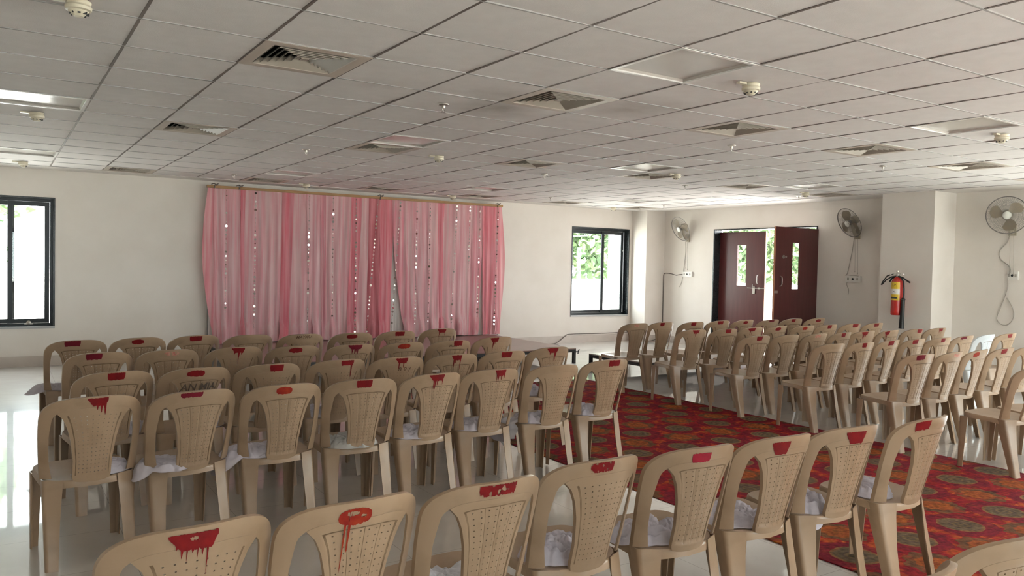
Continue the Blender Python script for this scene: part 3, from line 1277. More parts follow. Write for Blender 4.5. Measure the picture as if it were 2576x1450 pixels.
CHAIRS = [
    ('R1a', -0.047, 3.182, 0.079, (-0.099, 0.012, 'block')),
    ('R1b', 0.397, 3.241, 0.122, (-0.077, 0.016, 'oval')),
    ('R1c', 0.843, 3.294, 0.150, (-0.077, 0.025, 'block')),
    ('R1d', 1.300, 3.212, 0.093, None),
    ('R1e', 1.752, 3.133, 0.076, None),
    ('R1f', 2.237, 3.108, 0.043, (-0.088, 0.012, 'oval')),
    ('R1g', 2.709, 3.156, 0.095, (-0.067, 0.032, 'block')),
    ('R1h', 3.195, 3.191, 0.085, (-0.072, 0.024, 'drip1')),
    ('R2a', 0.012, 2.217, 0.127, (-0.104, -0.007, 'block')),
    ('R2b', 0.454, 2.226, 0.125, (-0.054, 0.046, 'faint')),
    ('R2c', 0.950, 2.251, 0.120, (-0.064, 0.035, 'drip')),
    ('R2d', 1.390, 2.176, 0.041, (-0.075, 0.029, 'oval')),
    ('R2e', 1.847, 2.149, 0.099, (-0.077, 0.048, 'drip')),
    ('R2f', 2.296, 2.138, 0.100, (-0.091, 0.018, 'orange')),
    ('R2g', 2.769, 2.143, 0.049, (-0.022, 0.070, 'block')),
    ('R2h', 3.253, 2.214, 0.092, (-0.099, -0.017, 'drip')),
    ('R3a', -0.012, 1.162, 0.135, (-0.061, 0.033, 'block')),
    ('R3b', 0.429, 1.158, 0.154, (-0.086, 0.017, 'oval')),
    ('R3c', 0.895, 1.163, 0.104, (-0.033, 0.059, 'block')),
    ('R3d', 1.381, 1.215, 0.112, (-0.025, 0.074, 'long')),
    ('R3e', 1.830, 1.195, 0.043, (-0.064, 0.031, 'drip1')),
    ('R3f', 2.298, 1.209, 0.015, (-0.066, 0.018, 'drip')),
    ('R3g', 2.762, 1.246, 0.064, (-0.085, 0.005, 'block')),
    ('R3h', 3.210, 1.277, 0.088, (-0.091, 0.012, 'drip')),
    ('R4a', -0.194, 0.296, 0.101, (-0.040, 0.050, 'drip')),
    ('R4b', 0.241, 0.280, 0.180, (-0.103, 0.001, 'thin')),
    ('R4c', 0.737, 0.300, 0.063, (-0.073, 0.011, 'orange')),
    ('R4d', 1.227, 0.308, -0.009, (-0.072, 0.018, 'block')),
    ('R4e', 1.656, 0.350, 0.115, (-0.081, 0.019, 'drip')),
    ('R4f', 2.126, 0.378, 0.034, (-0.037, 0.046, 'drip')),
    ('R4g', 2.631, 0.385, 0.024, None),
    ('R4h', 3.115, 0.423, 0.045, (-0.052, 0.051, 'block')),
    ('R5a', -0.167, -1.866, 0.126, (-0.086, 0.034, 'bigdrip')),
    ('R5b', 0.286, -1.859, 0.090, (-0.085, 0.011, 'ring')),
    ('R5c', 0.728, -1.875, 0.056, (-0.086, 0.045, 'scraped')),
    ('R5d', 1.227, -1.813, 0.025, (-0.087, 0.004, 'scraped')),
    ('R5e', 1.708, -1.845, -0.048, (-0.084, -0.005, 'crimson')),
    ('R5f', 2.171, -1.861, -0.026, (-0.106, -0.026, 'bigblock')),
    ('R5g', 2.652, -1.877, -0.068, (-0.089, 0.016, 'bigblock')),
    ('R5h', 3.019, -1.942, 0.079, (-0.149, -0.079, 'block')),
    ('S1a', 5.857, 3.201, 0.002, (-0.083, -0.017, 'faint')),
    ('S1b', 6.387, 3.283, 0.015, (-0.091, -0.034, 'block')),
    ('S1c', 6.780, 3.203, 0.013, (-0.096, -0.026, 'block')),
    ('S1d', 7.372, 3.283, 0.012, (-0.097, -0.014, 'block')),
    ('S1e', 7.847, 3.281, 0.048, (-0.090, -0.017, 'oval')),
    ('S1f', 8.274, 3.225, 0.020, (-0.090, -0.006, 'thin')),
    ('S1g', 8.844, 3.266, -0.048, (-0.094, -0.032, 'block')),
    ('S1h', 9.283, 3.223, 0.005, (-0.091, -0.001, 'oval')),
    ('S2a', 5.874, 2.270, -0.029, (-0.078, 0.014, 'drip1')),
    ('S2b', 6.365, 2.258, -0.002, (-0.072, 0.005, 'block')),
    ('S2c', 6.865, 2.319, 0.055, (-0.130, -0.034, 'drip1')),
    ('S2d', 7.381, 2.361, 0.129, (-0.122, -0.044, 'oval')),
    ('S2e', 7.786, 2.306, 0.028, (-0.105, -0.042, 'orange')),
    ('S2f', 8.288, 2.318, 0.027, (-0.093, -0.032, 'block')),
    ('S2g', 8.809, 2.330, 0.015, (-0.079, 0.023, 'block')),
    ('S2h', 9.257, 2.306, 0.017, (-0.094, -0.018, 'block')),
    ('S3a', 5.970, 1.462, -0.022, (-0.076, -0.008, 'block')),
    ('S3b', 6.424, 1.455, 0.022, None),
    ('S3c', 6.845, 1.442, 0.067, (-0.106, -0.035, 'faint')),
    ('S3d', 7.288, 1.455, 0.131, (-0.105, -0.049, 'block')),
    ('S3e', 7.799, 1.481, -0.013, (-0.120, -0.038, 'drip')),
    ('S3f', 8.243, 1.465, 0.063, (-0.154, -0.097, 'drip')),
    ('S3g', 8.766, 1.469, 0.038, (-0.050, 0.053, 'block')),
    ('S3h', 9.292, 1.480, 0.010, (-0.071, 0.001, 'drip1')),
    ('S4a', 5.977, 0.609, -0.033, None),
    ('S4b', 6.448, 0.618, 0.046, (-0.097, -0.045, 'block')),
    ('S4c', 6.934, 0.655, 0.133, (-0.118, -0.049, 'block')),
    ('S4d', 7.387, 0.649, 0.078, (-0.128, -0.064, 'block')),
    ('S4e', 7.828, 0.625, 0.000, (-0.089, -0.037, 'block')),
    ('S4f', 8.365, 0.664, 0.068, (-0.148, -0.078, 'thin')),
    ('S4g', 8.820, 0.666, 0.108, None),
    ('S4h', 9.296, 0.660, 0.048, (-0.102, -0.042, 'block')),
    ('S5a', 5.949, -0.268, -0.062, (-0.114, -0.035, 'block')),
    ('S5b', 6.379, -0.266, 0.091, (-0.084, -0.001, 'faint')),
    ('S5c', 6.813, -0.251, 0.142, (-0.154, -0.096, 'orange')),
    ('S5d', 7.299, -0.253, 0.078, (-0.132, -0.073, 'block')),
    # chairs cut by the frame, with their marks out of view
    ('S5e', 7.76, -.28, -.03, (-.05, .03, 'block')),
    ('S6a', 5.945, -1.145, -.03, (-.05, .03, 'block')),
    ('S6b', 6.44, -1.15, -.02, (-.06, .02, 'block')),
    ('R6a', 1.19, -2.99, .02, (-.05, .03, 'block')),
    ('R6b', 1.70, -2.97, .0, (-.05, .03, 'block')),
]
# rows pushed apart so that neighbours do not cut into each other
rows = {}
for c in CHAIRS:
    rows.setdefault(c[0][:2], []).append(list(c))
for rw in rows.values():
    for _ in range(30):
        for a, b in zip(rw, rw[1:]):
            gap = b[1] - a[1]
            if gap < .452:
                d = (.452 - gap) / 2
                a[1] -= d
                b[1] += d
PLAIN = {'R1e', 'R2c', 'R2h', 'R3c', 'R3d', 'R3e', 'R4a', 'R4g', 'R5a', 'R5d', 'S1b', 'S1d', 'S1f', 'S2a', 'S2c', 'S2g', 'S3e', 'S3g', 'S3h'}
STYLE_TXT = {'block': 'a red paint patch', 'oval': 'an oval red smear', 'drip': 'dripping red paint', 'drip1': 'red paint dripping once', 'thin': 'a thin maroon stroke',
             'faint': 'a faded red mark', 'orange': 'an orange-red smear', 'long': 'one long red drip', 'bigdrip': 'wide dripping red paint', 'ring': 'a ring-like red smear',
             'scraped': 'a scraped red stripe', 'crimson': 'a crimson paint stripe', 'bigblock': 'a large red patch'}
ROWTXT = {'1': 'first', '2': 'second', '3': 'third', '4': 'fourth', '5': 'fifth', '6': 'sixth'}
SPECIAL = {'R1e': 'brown lettering', 'R3e': 'red-topped brown letters', 'R3b': 'red smear and lettering', 'R2g': 'red patch, brown scrawl'}
CHAIR_AT = {}
proto = thing('plastic_chair', 'prototype', 'chair')
pb = link('backrest', MESH['back_framed'], proto)
ps = link('seat', MESH['seat'], proto)
for me in MESH['legs']:
    link('leg', me, proto)
first = True
seed = 0
FINISH = []
for key, rw in rows.items():
    blk = 'left-block' if key[0] == 'R' else 'right-block'
    for idx, (nm, x, y, th, mk) in enumerate(rw):
        seed += 1
        blue = nm == 'S4g'
        what = SPECIAL.get(nm) or (STYLE_TXT[mk[2]] if mk else 'no paint')
        lead = 'pale bluish chair' if blue else ('plain-backed chair' if nm in PLAIN else 'beige chair')
        label = '%s with %s, %s from left, %s %s row from stage' % (lead, what, NUM[idx], ROWTXT[key[1]], blk)
        g = 'beige plastic chairs set out in rows'
        if first:
            ch = proto
            ch.location = (x, y, 0)
            ch.rotation_euler = (0, 0, th)
            ch['label'] = label
            ch['group'] = g
            first = False
        else:
            ch = copy_tree(proto, (x, y, 0), th, label, g)
        for c in ch.children:
            b = c.name.split('.')[0]
            if b == 'backrest':
                c.data = MESH[('back_plain' if nm in PLAIN else 'back_framed') + ('_blue' if blue else '')]
            elif b == 'seat' and blue:
                c.data = MESH['seat_blue']
            elif b == 'leg' and blue:
                c.data = MESH['legs_blue'][MESH['legs'].index(c.data)]
        on_floor = .010 if (3.04 < x < 5.9) else 0.0
        if key == 'S1' or key[0] == 'S' and idx == 0 and x < 6.2:
            on_floor = .004
        ch.location.z = on_floor if x < 6.2 and x > 2.9 else 0
        CHAIR_AT[nm] = (x, y, ch.location.z, th, label, idx, key)
        FINISH.append((ch, nm, mk, seed))
for ch, nm, mk, seed in FINISH:
        bk = [c for c in ch.children if c.name.split('.')[0] == 'backrest'][0]
        if mk:
            mt = PAINT_MAT.get(mk[2], 'red')
            if nm in ('R1a', 'R2a', 'R2e', 'S5a', 'S4f'):
                mt = 'maroon'
            o = paint_mesh(mk[0], mk[1], mk[2], seed).build('paint_mark', M[mt], bk)
            o['label'] = {'faint': 'faded red paint', 'maroon': 'maroon paint', 'orange': 'orange-red paint', 'crimson': 'crimson paint'}.get(mt, 'red paint')
        if nm == 'R1e':
            letters(bk, 'MAYARA', -.01, .806, .038, M['brown'], .25)
        if nm == 'R3e':
            letters(bk, 'n o y', .015, .752, .050, M['brown'], .1)
        if nm == 'R3b':
            letters(bk, 'AN MIA', -.012, .712, .062, M['slate'], .2)
        if nm == 'R2g':
            letters(bk, 'Meena', -.025, .785, .028, M['brown'], .1)

# ================================================================== crumpled cloths on the seats
def seat_z(x, y):
    r2 = min(1, (x / .205) ** 4 + ((y - .018) / .19) ** 4)
    return .424 - .012 * (1 - r2 ** .5) + .010 * clamp(y / .2, -1, 1.05)


def cloth_mesh(rx, ry, hh, seed, lobes=(), dx=0, dy=0):
    """a heap of thin cloth: folded, ridged and with a ragged outline; lobes = [(angle, reach, drop)]"""
    m_ = MB()
    NR, NA = 40, 110
    sd = seed * 7.3
    vs, fs = [], []
    for i in range(NR + 1):
        r = i / NR
        for j in range(NA):
            a = 2 * PI * j / NA
            ca, sa = math.cos(a), math.sin(a)
            edge = 1 + .16 * noise.noise(Vector((ca * 1.3, sa * 1.3, sd))) + .09 * noise.noise(Vector((ca * 4, sa * 4, sd + 5)))
            drop = 0
            for la, reach, dz in lobes:
                q = math.cos(a - la)
                if q > .75:
                    k = ((q - .75) / .25) ** 1.0
                    edge += reach * k
                    drop += dz * k
            x, y = ca * rx * edge * r, sa * ry * edge * r
            p = Vector((x * 10, y * 10, sd))
            wv = Vector((noise.noise(p * .8 + Vector((5, 1, 0))), noise.noise(p * .8 + Vector((0, 7, 3))), 0)) * .6
            p = p + wv
            b1 = abs(noise.noise(p * 1.1)) ** .8
            b2 = abs(noise.noise(p * 2.3 + Vector((9, 4, 2)))) ** .8
            b3 = abs(noise.noise(p * 4.8 + Vector((3, 8, 1)))) ** .8
            base = hh * (1 - r ** 2.2)
            fold = (.75 * b1 + .60 * b2 + .36 * b3) * hh * (1 - r ** 7) - .12 * hh
            z = max(.004, base * .55 + fold + .008 * (1 - r))
            z = hh * 1.05 * math.tanh(z / (hh * 1.05))
            if r > .9:
                z = max(.003, z * (1 - (r - .9) * 7))
            zz = z
            if drop and r > .72:
                zz = z - drop * ((r - .72) / .28) ** 1.2
            sw = .012 * noise.noise(Vector((x * 14, y * 14, sd + 20)))
            vs.append((x + sw, y + sw * .7, zz + seat_z(x + sw + dx, y + sw * .7 + dy)))
    for i in range(NR):
        for j in range(NA):
            j2 = (j + 1) % NA
            fs.append((i * NA + j, i * NA + j2, (i + 1) * NA + j2, (i + 1) * NA + j))
    m_.add(vs, fs)
    return m_


CLOTHS = [  # chair, dx, dy, rx, ry, height, material, lobes, look
    ('R1a', -.05, .02, .16, .13, .045, 'cloth', [(PI, .75, .05)], 'flapping lilac cloth'),
    ('R4a', .08, -.03, .13, .12, .07, 'cloth', [], 'crumpled lilac cloth'),
    ('R4b', -.10, -.06, .13, .15, .055, 'cloth', [(PI, .35, .06)], 'flattened lilac cloth'),
    ('R3b', .12, -.03, .11, .11, .08, 'cloth', [], 'bunched lilac cloth'),
    ('R3a', .14, .02, .10, .12, .06, 'cloth', [(0, .4, .12)], 'pale cloth hanging off'),
    ('R4c', -.07, -.03, .17, .14, .06, 'cloth', [(PI, .55, .10)], 'lilac cloth spilling sideways'),
    ('R3c', .08, .0, .12, .11, .06, 'cloth_grey', [], 'greyish crumpled cloth'),
    ('R4d', -.02, -.06, .17, .14, .075, 'cloth_grey', [], 'grey-white cloth heap'),
    ('R3d', -.05, .0, .14, .12, .08, 'cloth', [], 'puffed lilac cloth'),
    ('R4e', -.06, -.05, .14, .13, .075, 'cloth', [], 'crumpled lilac cloth'),
    ('R4f', -.03, -.05, .16, .14, .08, 'cloth', [(.2, .5, .14)], 'white-tailed lilac cloth'),
    ('R3f', .05, .0, .13, .12, .07, 'cloth', [], 'lilac cloth heap'),
    ('R4g', -.06, -.04, .15, .13, .075, 'cloth', [], 'dull lilac cloth'),
    ('R3g', .10, -.02, .11, .12, .07, 'satin', [(.2, .5, .12)], 'pale satin cloth'),
    ('R4h', -.05, -.05, .13, .13, .08, 'cloth', [], 'rounded grey-lilac cloth'),
    ('R3h', -.04, .0, .14, .12, .085, 'cloth', [], 'dome-like grey cloth'),
    ('R2h', .02, .0, .13, .12, .07, 'cloth', [], 'lilac cloth lump'),
    ('R5c', -.02, -.03, .15, .12, .06, 'satin', [], 'pale satin cloth'),
    ('R5d', -.02, -.02, .15, .13, .085, 'cloth', [(PI, .25, .04)], 'large tangled lilac cloth'),
    ('R5e', -.06, -.02, .14, .12, .085, 'cloth', [(PI * .92, .30, .02)], 'thick lilac cloth heap'),
    ('R5f', -.03, -.01, .16, .14, .065, 'cloth', [(PI, .2, .03)], 'wide layered lilac cloth'),
    ('R5g', -.06, -.02, .12, .11, .09, 'cloth', [(-PI * .62, .22, .07)], 'twisted lilac cloth'),
    ('R5h', -.05, .02, .13, .12, .085, 'cloth', [], 'knotted white-lilac cloth'),
]
for q, (nm, dx, dy, rx, ry, hh, mt, lobes, look) in enumerate(CLOTHS):
    x, y, z, th, lab, idx, key = CHAIR_AT[nm]
    o = cloth_mesh(rx, ry, hh, q + 1, lobes, dx, dy).build('crumpled_cloth', M[mt], None, 180)
    c, s = math.cos(th), math.sin(th)
    o.location = (x + dx * c - dy * s, y + dx * s + dy * c, z + .001)
    o.rotation_euler = (0, 0, th)
    tag(o, '%s on %s seat from left, %s left-block row from stage' % (look, NUM[idx], ROWTXT[key[1]]), 'cloth', 'crumpled cloths left on the seats')
# a sheet of satin slipped off a seat
x, y, z, th, lab, idx, key = CHAIR_AT['R4g']
m_ = MB()
vs, fs = [], []
NX, NY = 22, 22
for j in range(NY + 1):
    for i in range(NX + 1):
        u, v = i / NX, j / NY
        px = -.235 - .015 * math.sin(v * 9 + u * 3) - .02 * v + .05 * (1 - v) ** 6
        py = lerp(-.10, .20, u) + .02 * math.sin(v * 5)
        pz = .435 - .20 * v * (1 - .45 * abs(2 * u - 1.1)) + .010 * math.sin(u * 16 + v * 5)
        px += .014 * math.sin(u * 17 + v * 3)
        vs.append((px, py, pz))
for j in range(NY):
    for i in range(NX):
        a = j * (NX + 1) + i
        fs.append((a, a + 1, a + NX + 2, a + NX + 1))
m_.add(vs, fs)
o = m_.build('hanging_cloth', M['satin'], None, 70)
o.location = (x, y, z)
o.rotation_euler = (0, 0, th)
tag(o, 'shiny pale cloth hanging off the side of the seventh seat, fourth left-block row', 'cloth', 'crumpled cloths left on the seats')

# ================================================================== stage platforms
def platform(label, x0, x1, y0, y1, zt, top, legs):
    root = thing('stage_platform', label, 'platform', ((x0 + x1) / 2, (y0 + y1) / 2, 0), 0, 'low stage platforms')
    w_, d_ = (x1 - x0) / 2, (y1 - y0) / 2
    m_ = MB()
    m_.box((-w_, -d_, zt - .014), (w_, d_, zt))
    m_.build('platform_top', top, root)
    m_ = MB()
    t = .042
    za, zb = zt - .058, zt - .014
    m_.box((-w_, -d_, za), (w_, -d_ + t, zb))
    m_.box((-w_, d_ - t, za), (w_, d_, zb))
    m_.box((-w_, -d_ + t, za), (-w_ + t, d_ - t, zb))
    m_.box((w_ - t, -d_ + t, za), (w_, d_ - t, zb))
    k = -w_ + 1.2
    while k < w_ - .4:
        m_.box((k - t / 2, -d_ + t, za), (k + t / 2, d_ - t, zb))
        k += 1.2
    m_.build('platform_frame', M['stage_frame'], root)
    for lx in legs:
        for ly in (-d_ + t / 2, d_ - t / 2):
            cx = lerp(-w_ + t / 2, w_ - t / 2, lx)
            m_ = MB()
            m_.box((cx - t / 2, ly - t / 2, 0), (cx + t / 2, ly + t / 2, za))
            m_.build('leg', M['stage_frame'], root)
    return root


st = platform('wide brown low stage platform under the pink curtain', 2.05, 6.97, 5.60, 8.15, .225, M['stage_top'], (0, .25, .5, .75, 1))
m_ = MB()
m_.tube([(2.46, -1.255, .17), (2.52, -1.255, .17)], .010, 8)
m_.tube([(2.515, -1.255, .135), (2.52, -1.255, .17), (2.54, -1.255, .205)], .008, 6)
m_.build('wing_bolt', M['stage_frame'], st, 50)
platform('pale low stage platform standing behind the first chairs of the right block', 6.72, 9.15, 3.74, 4.96, .225, M['stage_grey'], (0, 1))

# ================================================================== curtain
YC = 8.06


def zx(px):
    """curtain features were read along the batten: table of wall X against reading"""
    return interp(px, [75, 400, 720, 1040, 1360, 1680, 2000, 2393], [2.02, 2.63, 3.27, 3.95, 4.66, 5.41, 6.18, 7.09])


cur = thing('backdrop_curtain', 'pink and white sheer pleated curtain hanging behind the stage', 'curtain', (4.55, YC, 0))
m_ = MB()
m_.box((2.0 - 4.55, -.03, 2.535), (7.10 - 4.55, .012, 2.575))
m_.build('curtain_batten', M['batten'], cur)
for k, (px, ln) in enumerate([(120, .05), (310, .045), (1385, .06), (2350, .05)]):
    m_ = MB()
    x = zx(px) - 4.55
    m_.tube([(x - .05, -.035, 2.585), (x - .01, -.04, 2.60), (x + .03, -.036, 2.575), (x + .05, -.04, 2.60), (x, -.045, 2.58), (x - .01, -.045, 2.58 - ln)], .008, 6)
    m_.build('tie_knot', M['cable'], cur, 60)
for lx in (2.06, 7.04):
    m_ = MB()
    m_.tube([(lx - 4.55, .055, .226), (lx - 4.55, .055, 2.56)], .022, 10)
    m_.box((lx - 4.55 - .04, .01, .226), (lx - 4.55 + .04, .085, .236))
    m_.build('stand_pole', M['stage_frame'], cur, 50)


def drape(name, m, a0, a1, b0, b1, dy, seed, ztop=2.545, zbot=.228, amp=.012, lam=.13, belly=.03, bulge=(0, 0)):
    random.seed(seed)
    xa0, xa1, xb0, xb1 = zx(a0), zx(a1), zx(b0), zx(b1)
    wd = xa1 - xa0
    nx = max(10, int(wd / .011))
    nz = 34
    ph = random.uniform(0, 9)
    vs, fs = [], []
    for j in range(nz + 1):
        t = j / nz
        z = lerp(ztop, zbot, t)
        for i in range(nx + 1):
            u = i / nx
            e = t ** 1.6
            x = lerp(lerp(xa0, xa1, u), lerp(xb0, xb1, u), e)
            x += .012 * noise.noise(Vector((u * 4, t * 3, ph))) + math.sin(PI * min(1, t / .92)) * (bulge[0] * (1 - u) + bulge[1] * u)
            s_ = x / lam
            f = math.sin(2 * PI * s_ + 3.5 * noise.noise(Vector((x * 2.5, t * 1.0, ph)))) * (.6 + noise.noise(Vector((x * 4, t, 3)))) + .5 * noise.noise(Vector((x * 30, t * 1.5, ph)))
            y = -f * amp * (.55 + .45 * t) - dy
            # lower part billows a little before it is tucked on the boards
            y -= belly * math.exp(-((t - .93) / .06) ** 2) * (.5 + .5 * math.sin(x * 17 + ph))
            zz = z
            if j == nz:
                zz += .02 * noise.noise(Vector((x * 6, 3, ph))) + .012
            vs.append((x - 4.55, y, zz))
    for j in range(nz):
        for i in range(nx):
            a = j * (nx + 1) + i
            fs.append((a, a + 1, a + nx + 2, a + nx + 1))
    mb_ = MB()
    mb_.add(vs, fs)
    o = mb_.build(name, m, cur, 180)
    return o


lin = drape('curtain_lining', M['lining'], 85, 2390, 85, 2390, -.035, 99, amp=.008, lam=.06, belly=0)
lin['label'] = 'white lining showing in the gaps'
DR = [('tp', 72, 135, 118, 190), ('tw', 120, 330, 150, 340), ('td', 320, 354, 328, 362), ('tw', 345, 505, 345, 512), ('tw2', 492, 655, 498, 660),
      ('td', 640, 728, 622, 692), ('tw2', 716, 832, 682, 902), ('tw', 822, 948, 888, 965), ('tm', 935, 970, 952, 995), ('tw2', 960, 1180, 982, 1150),
      ('td', 1165, 1255, 1135, 1215), ('tw2', 1245, 1302, 1205, 1292), ('tdd', 1288, 1405, 1255, 1405), ('td', 1392, 1492, 1385, 1478),
      ('tm', 1478, 1565, 1592, 1690), ('tw2', 1552, 1655, 1665, 1770), ('tw', 1642, 1772, 1725, 1810), ('tw2', 1762, 1842, 1795, 1875), ('td', 1830, 1898, 1855, 1905),
      ('tw2', 1888, 2002, 1892, 2030), ('tw', 1992, 2064, 2012, 2085), ('tw2', 2052, 2142, 2065, 2145), ('tm', 2130, 2228, 2115, 2195),
      ('td', 2216, 2342, 2245, 2305), ('tm', 2330, 2394, 2290, 2378), ('tp', 2352, 2400, 2345, 2395)]
for k, (m, a0, a1, b0, b1) in enumerate(DR):
    side = .03 if k in (0, len(DR) - 1) else 0
    o = drape('drape', M[m], a0, a1, b0, b1, .004 * (k % 3), k, belly=.05, bulge=(-.09 if k == 0 else 0, .085 if k == len(DR) - 1 else 0))
    o['label'] = {'tp': 'salmon pink pleat', 'tw': 'pinkish white pleat', 'tw2': 'pale pink pleat', 'td': 'deep pink pleat', 'tm': 'rose pink pleat', 'tdd': 'dark rose pleat'}[m]

# strings of mirror sequins
m_ = MB()
n = 12
m_.add([(.0165 * math.cos(2 * PI * j / n), 0, .0165 * math.sin(2 * PI * j / n)) for j in range(n)] + [(.0165 * math.cos(2 * PI * j / n), .0012, .0165 * math.sin(2 * PI * j / n)) for j in range(n)],
       [tuple(range(n)), tuple(range(2 * n - 1, n - 1, -1))] + [(j, n + j, n + (j + 1) % n, (j + 1) % n) for j in range(n)])
SEQ = m_.mesh('sequin', M['sequin'])
STR = [(207, 205, .62), (430, 428, .45), (835, 833, .40), (1018, 1022, .60), (1193, 1197, .27), (1365, 1285, .27), (1535, 1480, .40), (1665, 1662, .45), (1768, 1765, .42), (1984, 1950, .32),
       (2095, 2088, 1.35), (2185, 2175, .55), (2347, 2328, .40)]
PLACE = ['on its far left', 'over the second white pleat', 'left of the curtain middle', 'on pale pink left of the dark middle', 'at the left edge of the dark middle', 'slanting across the dark rose middle',
         'above the white lining gap', 'right of the lining gap', 'on white pleats of the right half', 'beside the narrow deep pink pleat', 'the short one on the right half', 'on the rose pleat near the right end', 'at the right end']
for k, (a, b, zb) in enumerate(STR):
    random.seed(50 + k)
    xa, xb = zx(a), zx(b)
    root = thing('sequin_string', 'string of mirror sequins on the pink curtain, ' + PLACE[k], 'garland', (xa, YC - .062, 2.53), 0, 'sequin strings on the curtain')
    L_ = 2.53 - zb
    m_ = MB()
    m_.tube([((xb - xa) * t, 0, -L_ * t) for t in (0, .33, .66, 1)], .0016, 5)
    m_.build('thread', M['cord'], root)
    cnt = int(L_ / .062)
    for q in range(cnt):
        t = (q + .6) / cnt
        if random.random() < .12:
            continue
        o = link('sequin', SEQ, root)
        s_ = random.choice((.45, .6, .8, 1, 1, 1.15))
        o.location = ((xb - xa) * t, -.003, -L_ * t)
        o.rotation_euler = (random.gauss(0, .22), 0, random.gauss(0, .55))
        o.scale = (s_, 1, s_)

# ================================================================== ceiling fixtures
def ring(m_, r0, r1, z0, z1, mi=0, th=.0):
    """square slanted blade between half sizes r0 (at z0) and r1 (at z1)"""
    a = [(-r0, -r0, z0), (r0, -r0, z0), (r0, r0, z0), (-r0, r0, z0)]
    b = [(-r1, -r1, z1), (r1, -r1, z1), (r1, r1, z1), (-r1, r1, z1)]
    a2 = [(x, y, z + .003) for x, y, z in a]
    b2 = [(x, y, z + .003) for x, y, z in b]
    vs = a + b + a2 + b2
    fs = []
    for k in range(4):
        k2 = (k + 1) % 4
        fs += [(k, k2, 4 + k2, 4 + k), (8 + k2, 8 + k, 12 + k, 12 + k2), (k2, k, 8 + k, 8 + k2), (4 + k, 4 + k2, 12 + k2, 12 + k)]
    m_.add(vs, fs, mi)


m_ = MB()
for (ra, rb, za, zb) in ((.298, .236, .0, .0), (.236, .232, .0, .008)):
    ring(m_, ra, rb, za, zb)
VF = m_.mesh('vent_frame', M['diff'])
m_ = MB()
for k in range(6):
    ro = .228 - k * .034
    ri = ro - .0245
    for side in range(4):
        zo, zi = .001, .030
        q = [(-ro, -ro, zo), (ro, -ro, zo), (ri, -ri, zi), (-ri, -ri, zi)]
        rm = Matrix.Rotation(side * PI / 2, 3, 'Z')
        lo_ = [rm @ Vector(p) for p in q]
        up_ = [p + Vector((0, 0, .003)) for p in lo_]
        m_.add(lo_ + up_, [(3, 2, 1, 0), (4, 5, 6, 7), (0, 1, 5, 4), (1, 2, 6, 5), (2, 3, 7, 6), (3, 0, 4, 7)])
m_.box((-.022, -.022, .004), (.022, .022, .010))
VB = m_.mesh('vent_blade', M['diff_in'])
m_ = MB()
q = .297
m_.add([(-q, -q, .02), (q, -q, .02), (q, q, .02), (-q, q, .02), (-q, -q, .22), (q, -q, .22), (q, q, .22), (-q, q, .22)], [(4, 5, 6, 7), (0, 1, 5, 4), (1, 2, 6, 5), (2, 3, 7, 6), (3, 0, 4, 7)])
VD = m_.mesh('vent_duct', M['duct'])
ROWV = {0: 'row nearest the camera', 5: 'middle row', 12: 'row along the curtain wall'}
vent0 = None
for i, j in VENTS:
    lab = 'square slatted ceiling vent, %s from left in the %s of vents' % (NUM[(1, 4, 7, 10, 13, 16).index(i)], ROWV[j])
    loc = ((i + .5) * T, (j + .5) * T, H)
    if i == 16:
        loc = (loc[0] - .0, loc[1], loc[2])
    if vent0 is None:
        vent0 = thing('ceiling_vent', lab, 'vent', loc, 0, 'slatted ceiling vents')
        link('vent_frame', VF, vent0)
        link('vent_blade', VB, vent0)
        link('vent_duct', VD, vent0)
    else:
        copy_tree(vent0, loc, 0, lab)
# recessed light fixtures, switched off
m_ = MB()
q = .296
for a, b in (((-q, -q), (q, -q + .022)), ((-q, q - .022), (q, q)), ((-q, -q + .022), (-q + .022, q - .022)), ((q - .022, -q + .022), (q, q - .022))):
    m_.box((a[0], a[1], -.002), (b[0], b[1], .010))
LF = m_.mesh('light_frame', M['fix_frame'])
m_ = MB()
q, q2 = .276, .262
m_.add([(-q, -q, .004), (q, -q, .004), (q, q, .004), (-q, q, .004), (-q2, -q2, .018), (q2, -q2, .018), (q2, q2, .018), (-q2, q2, .018)],
       [(4, 7, 6, 5), (0, 4, 5, 1), (1, 5, 6, 2), (2, 6, 7, 3), (3, 7, 4, 0)])
LRm = m_.mesh('light_reflector', M['fixture'])
m_ = MB()
m_.box((-.29, -.29, .020), (.29, .29, .045))
LBm = m_.mesh('light_housing', M['duct'])
ROWL = {-2: 'row nearest the camera', 4: 'middle row', 10: 'row along the curtain wall'}
l0 = None
for i, j in LIGHTS:
    lab = 'square recessed ceiling light switched off, %s from left in the %s' % (NUM[(-1, 4, 9, 14).index(i)], ROWL[j])
    loc = ((i + .5) * T, (j + .5) * T, H)
    if l0 is None:
        l0 = thing('ceiling_light', lab, 'light', loc, 0, 'recessed ceiling lights')
        link('light_frame', LF, l0)
        link('light_reflector', LRm, l0)
        link('light_housing', LBm, l0)
    else:
        copy_tree(l0, loc, 0, lab)
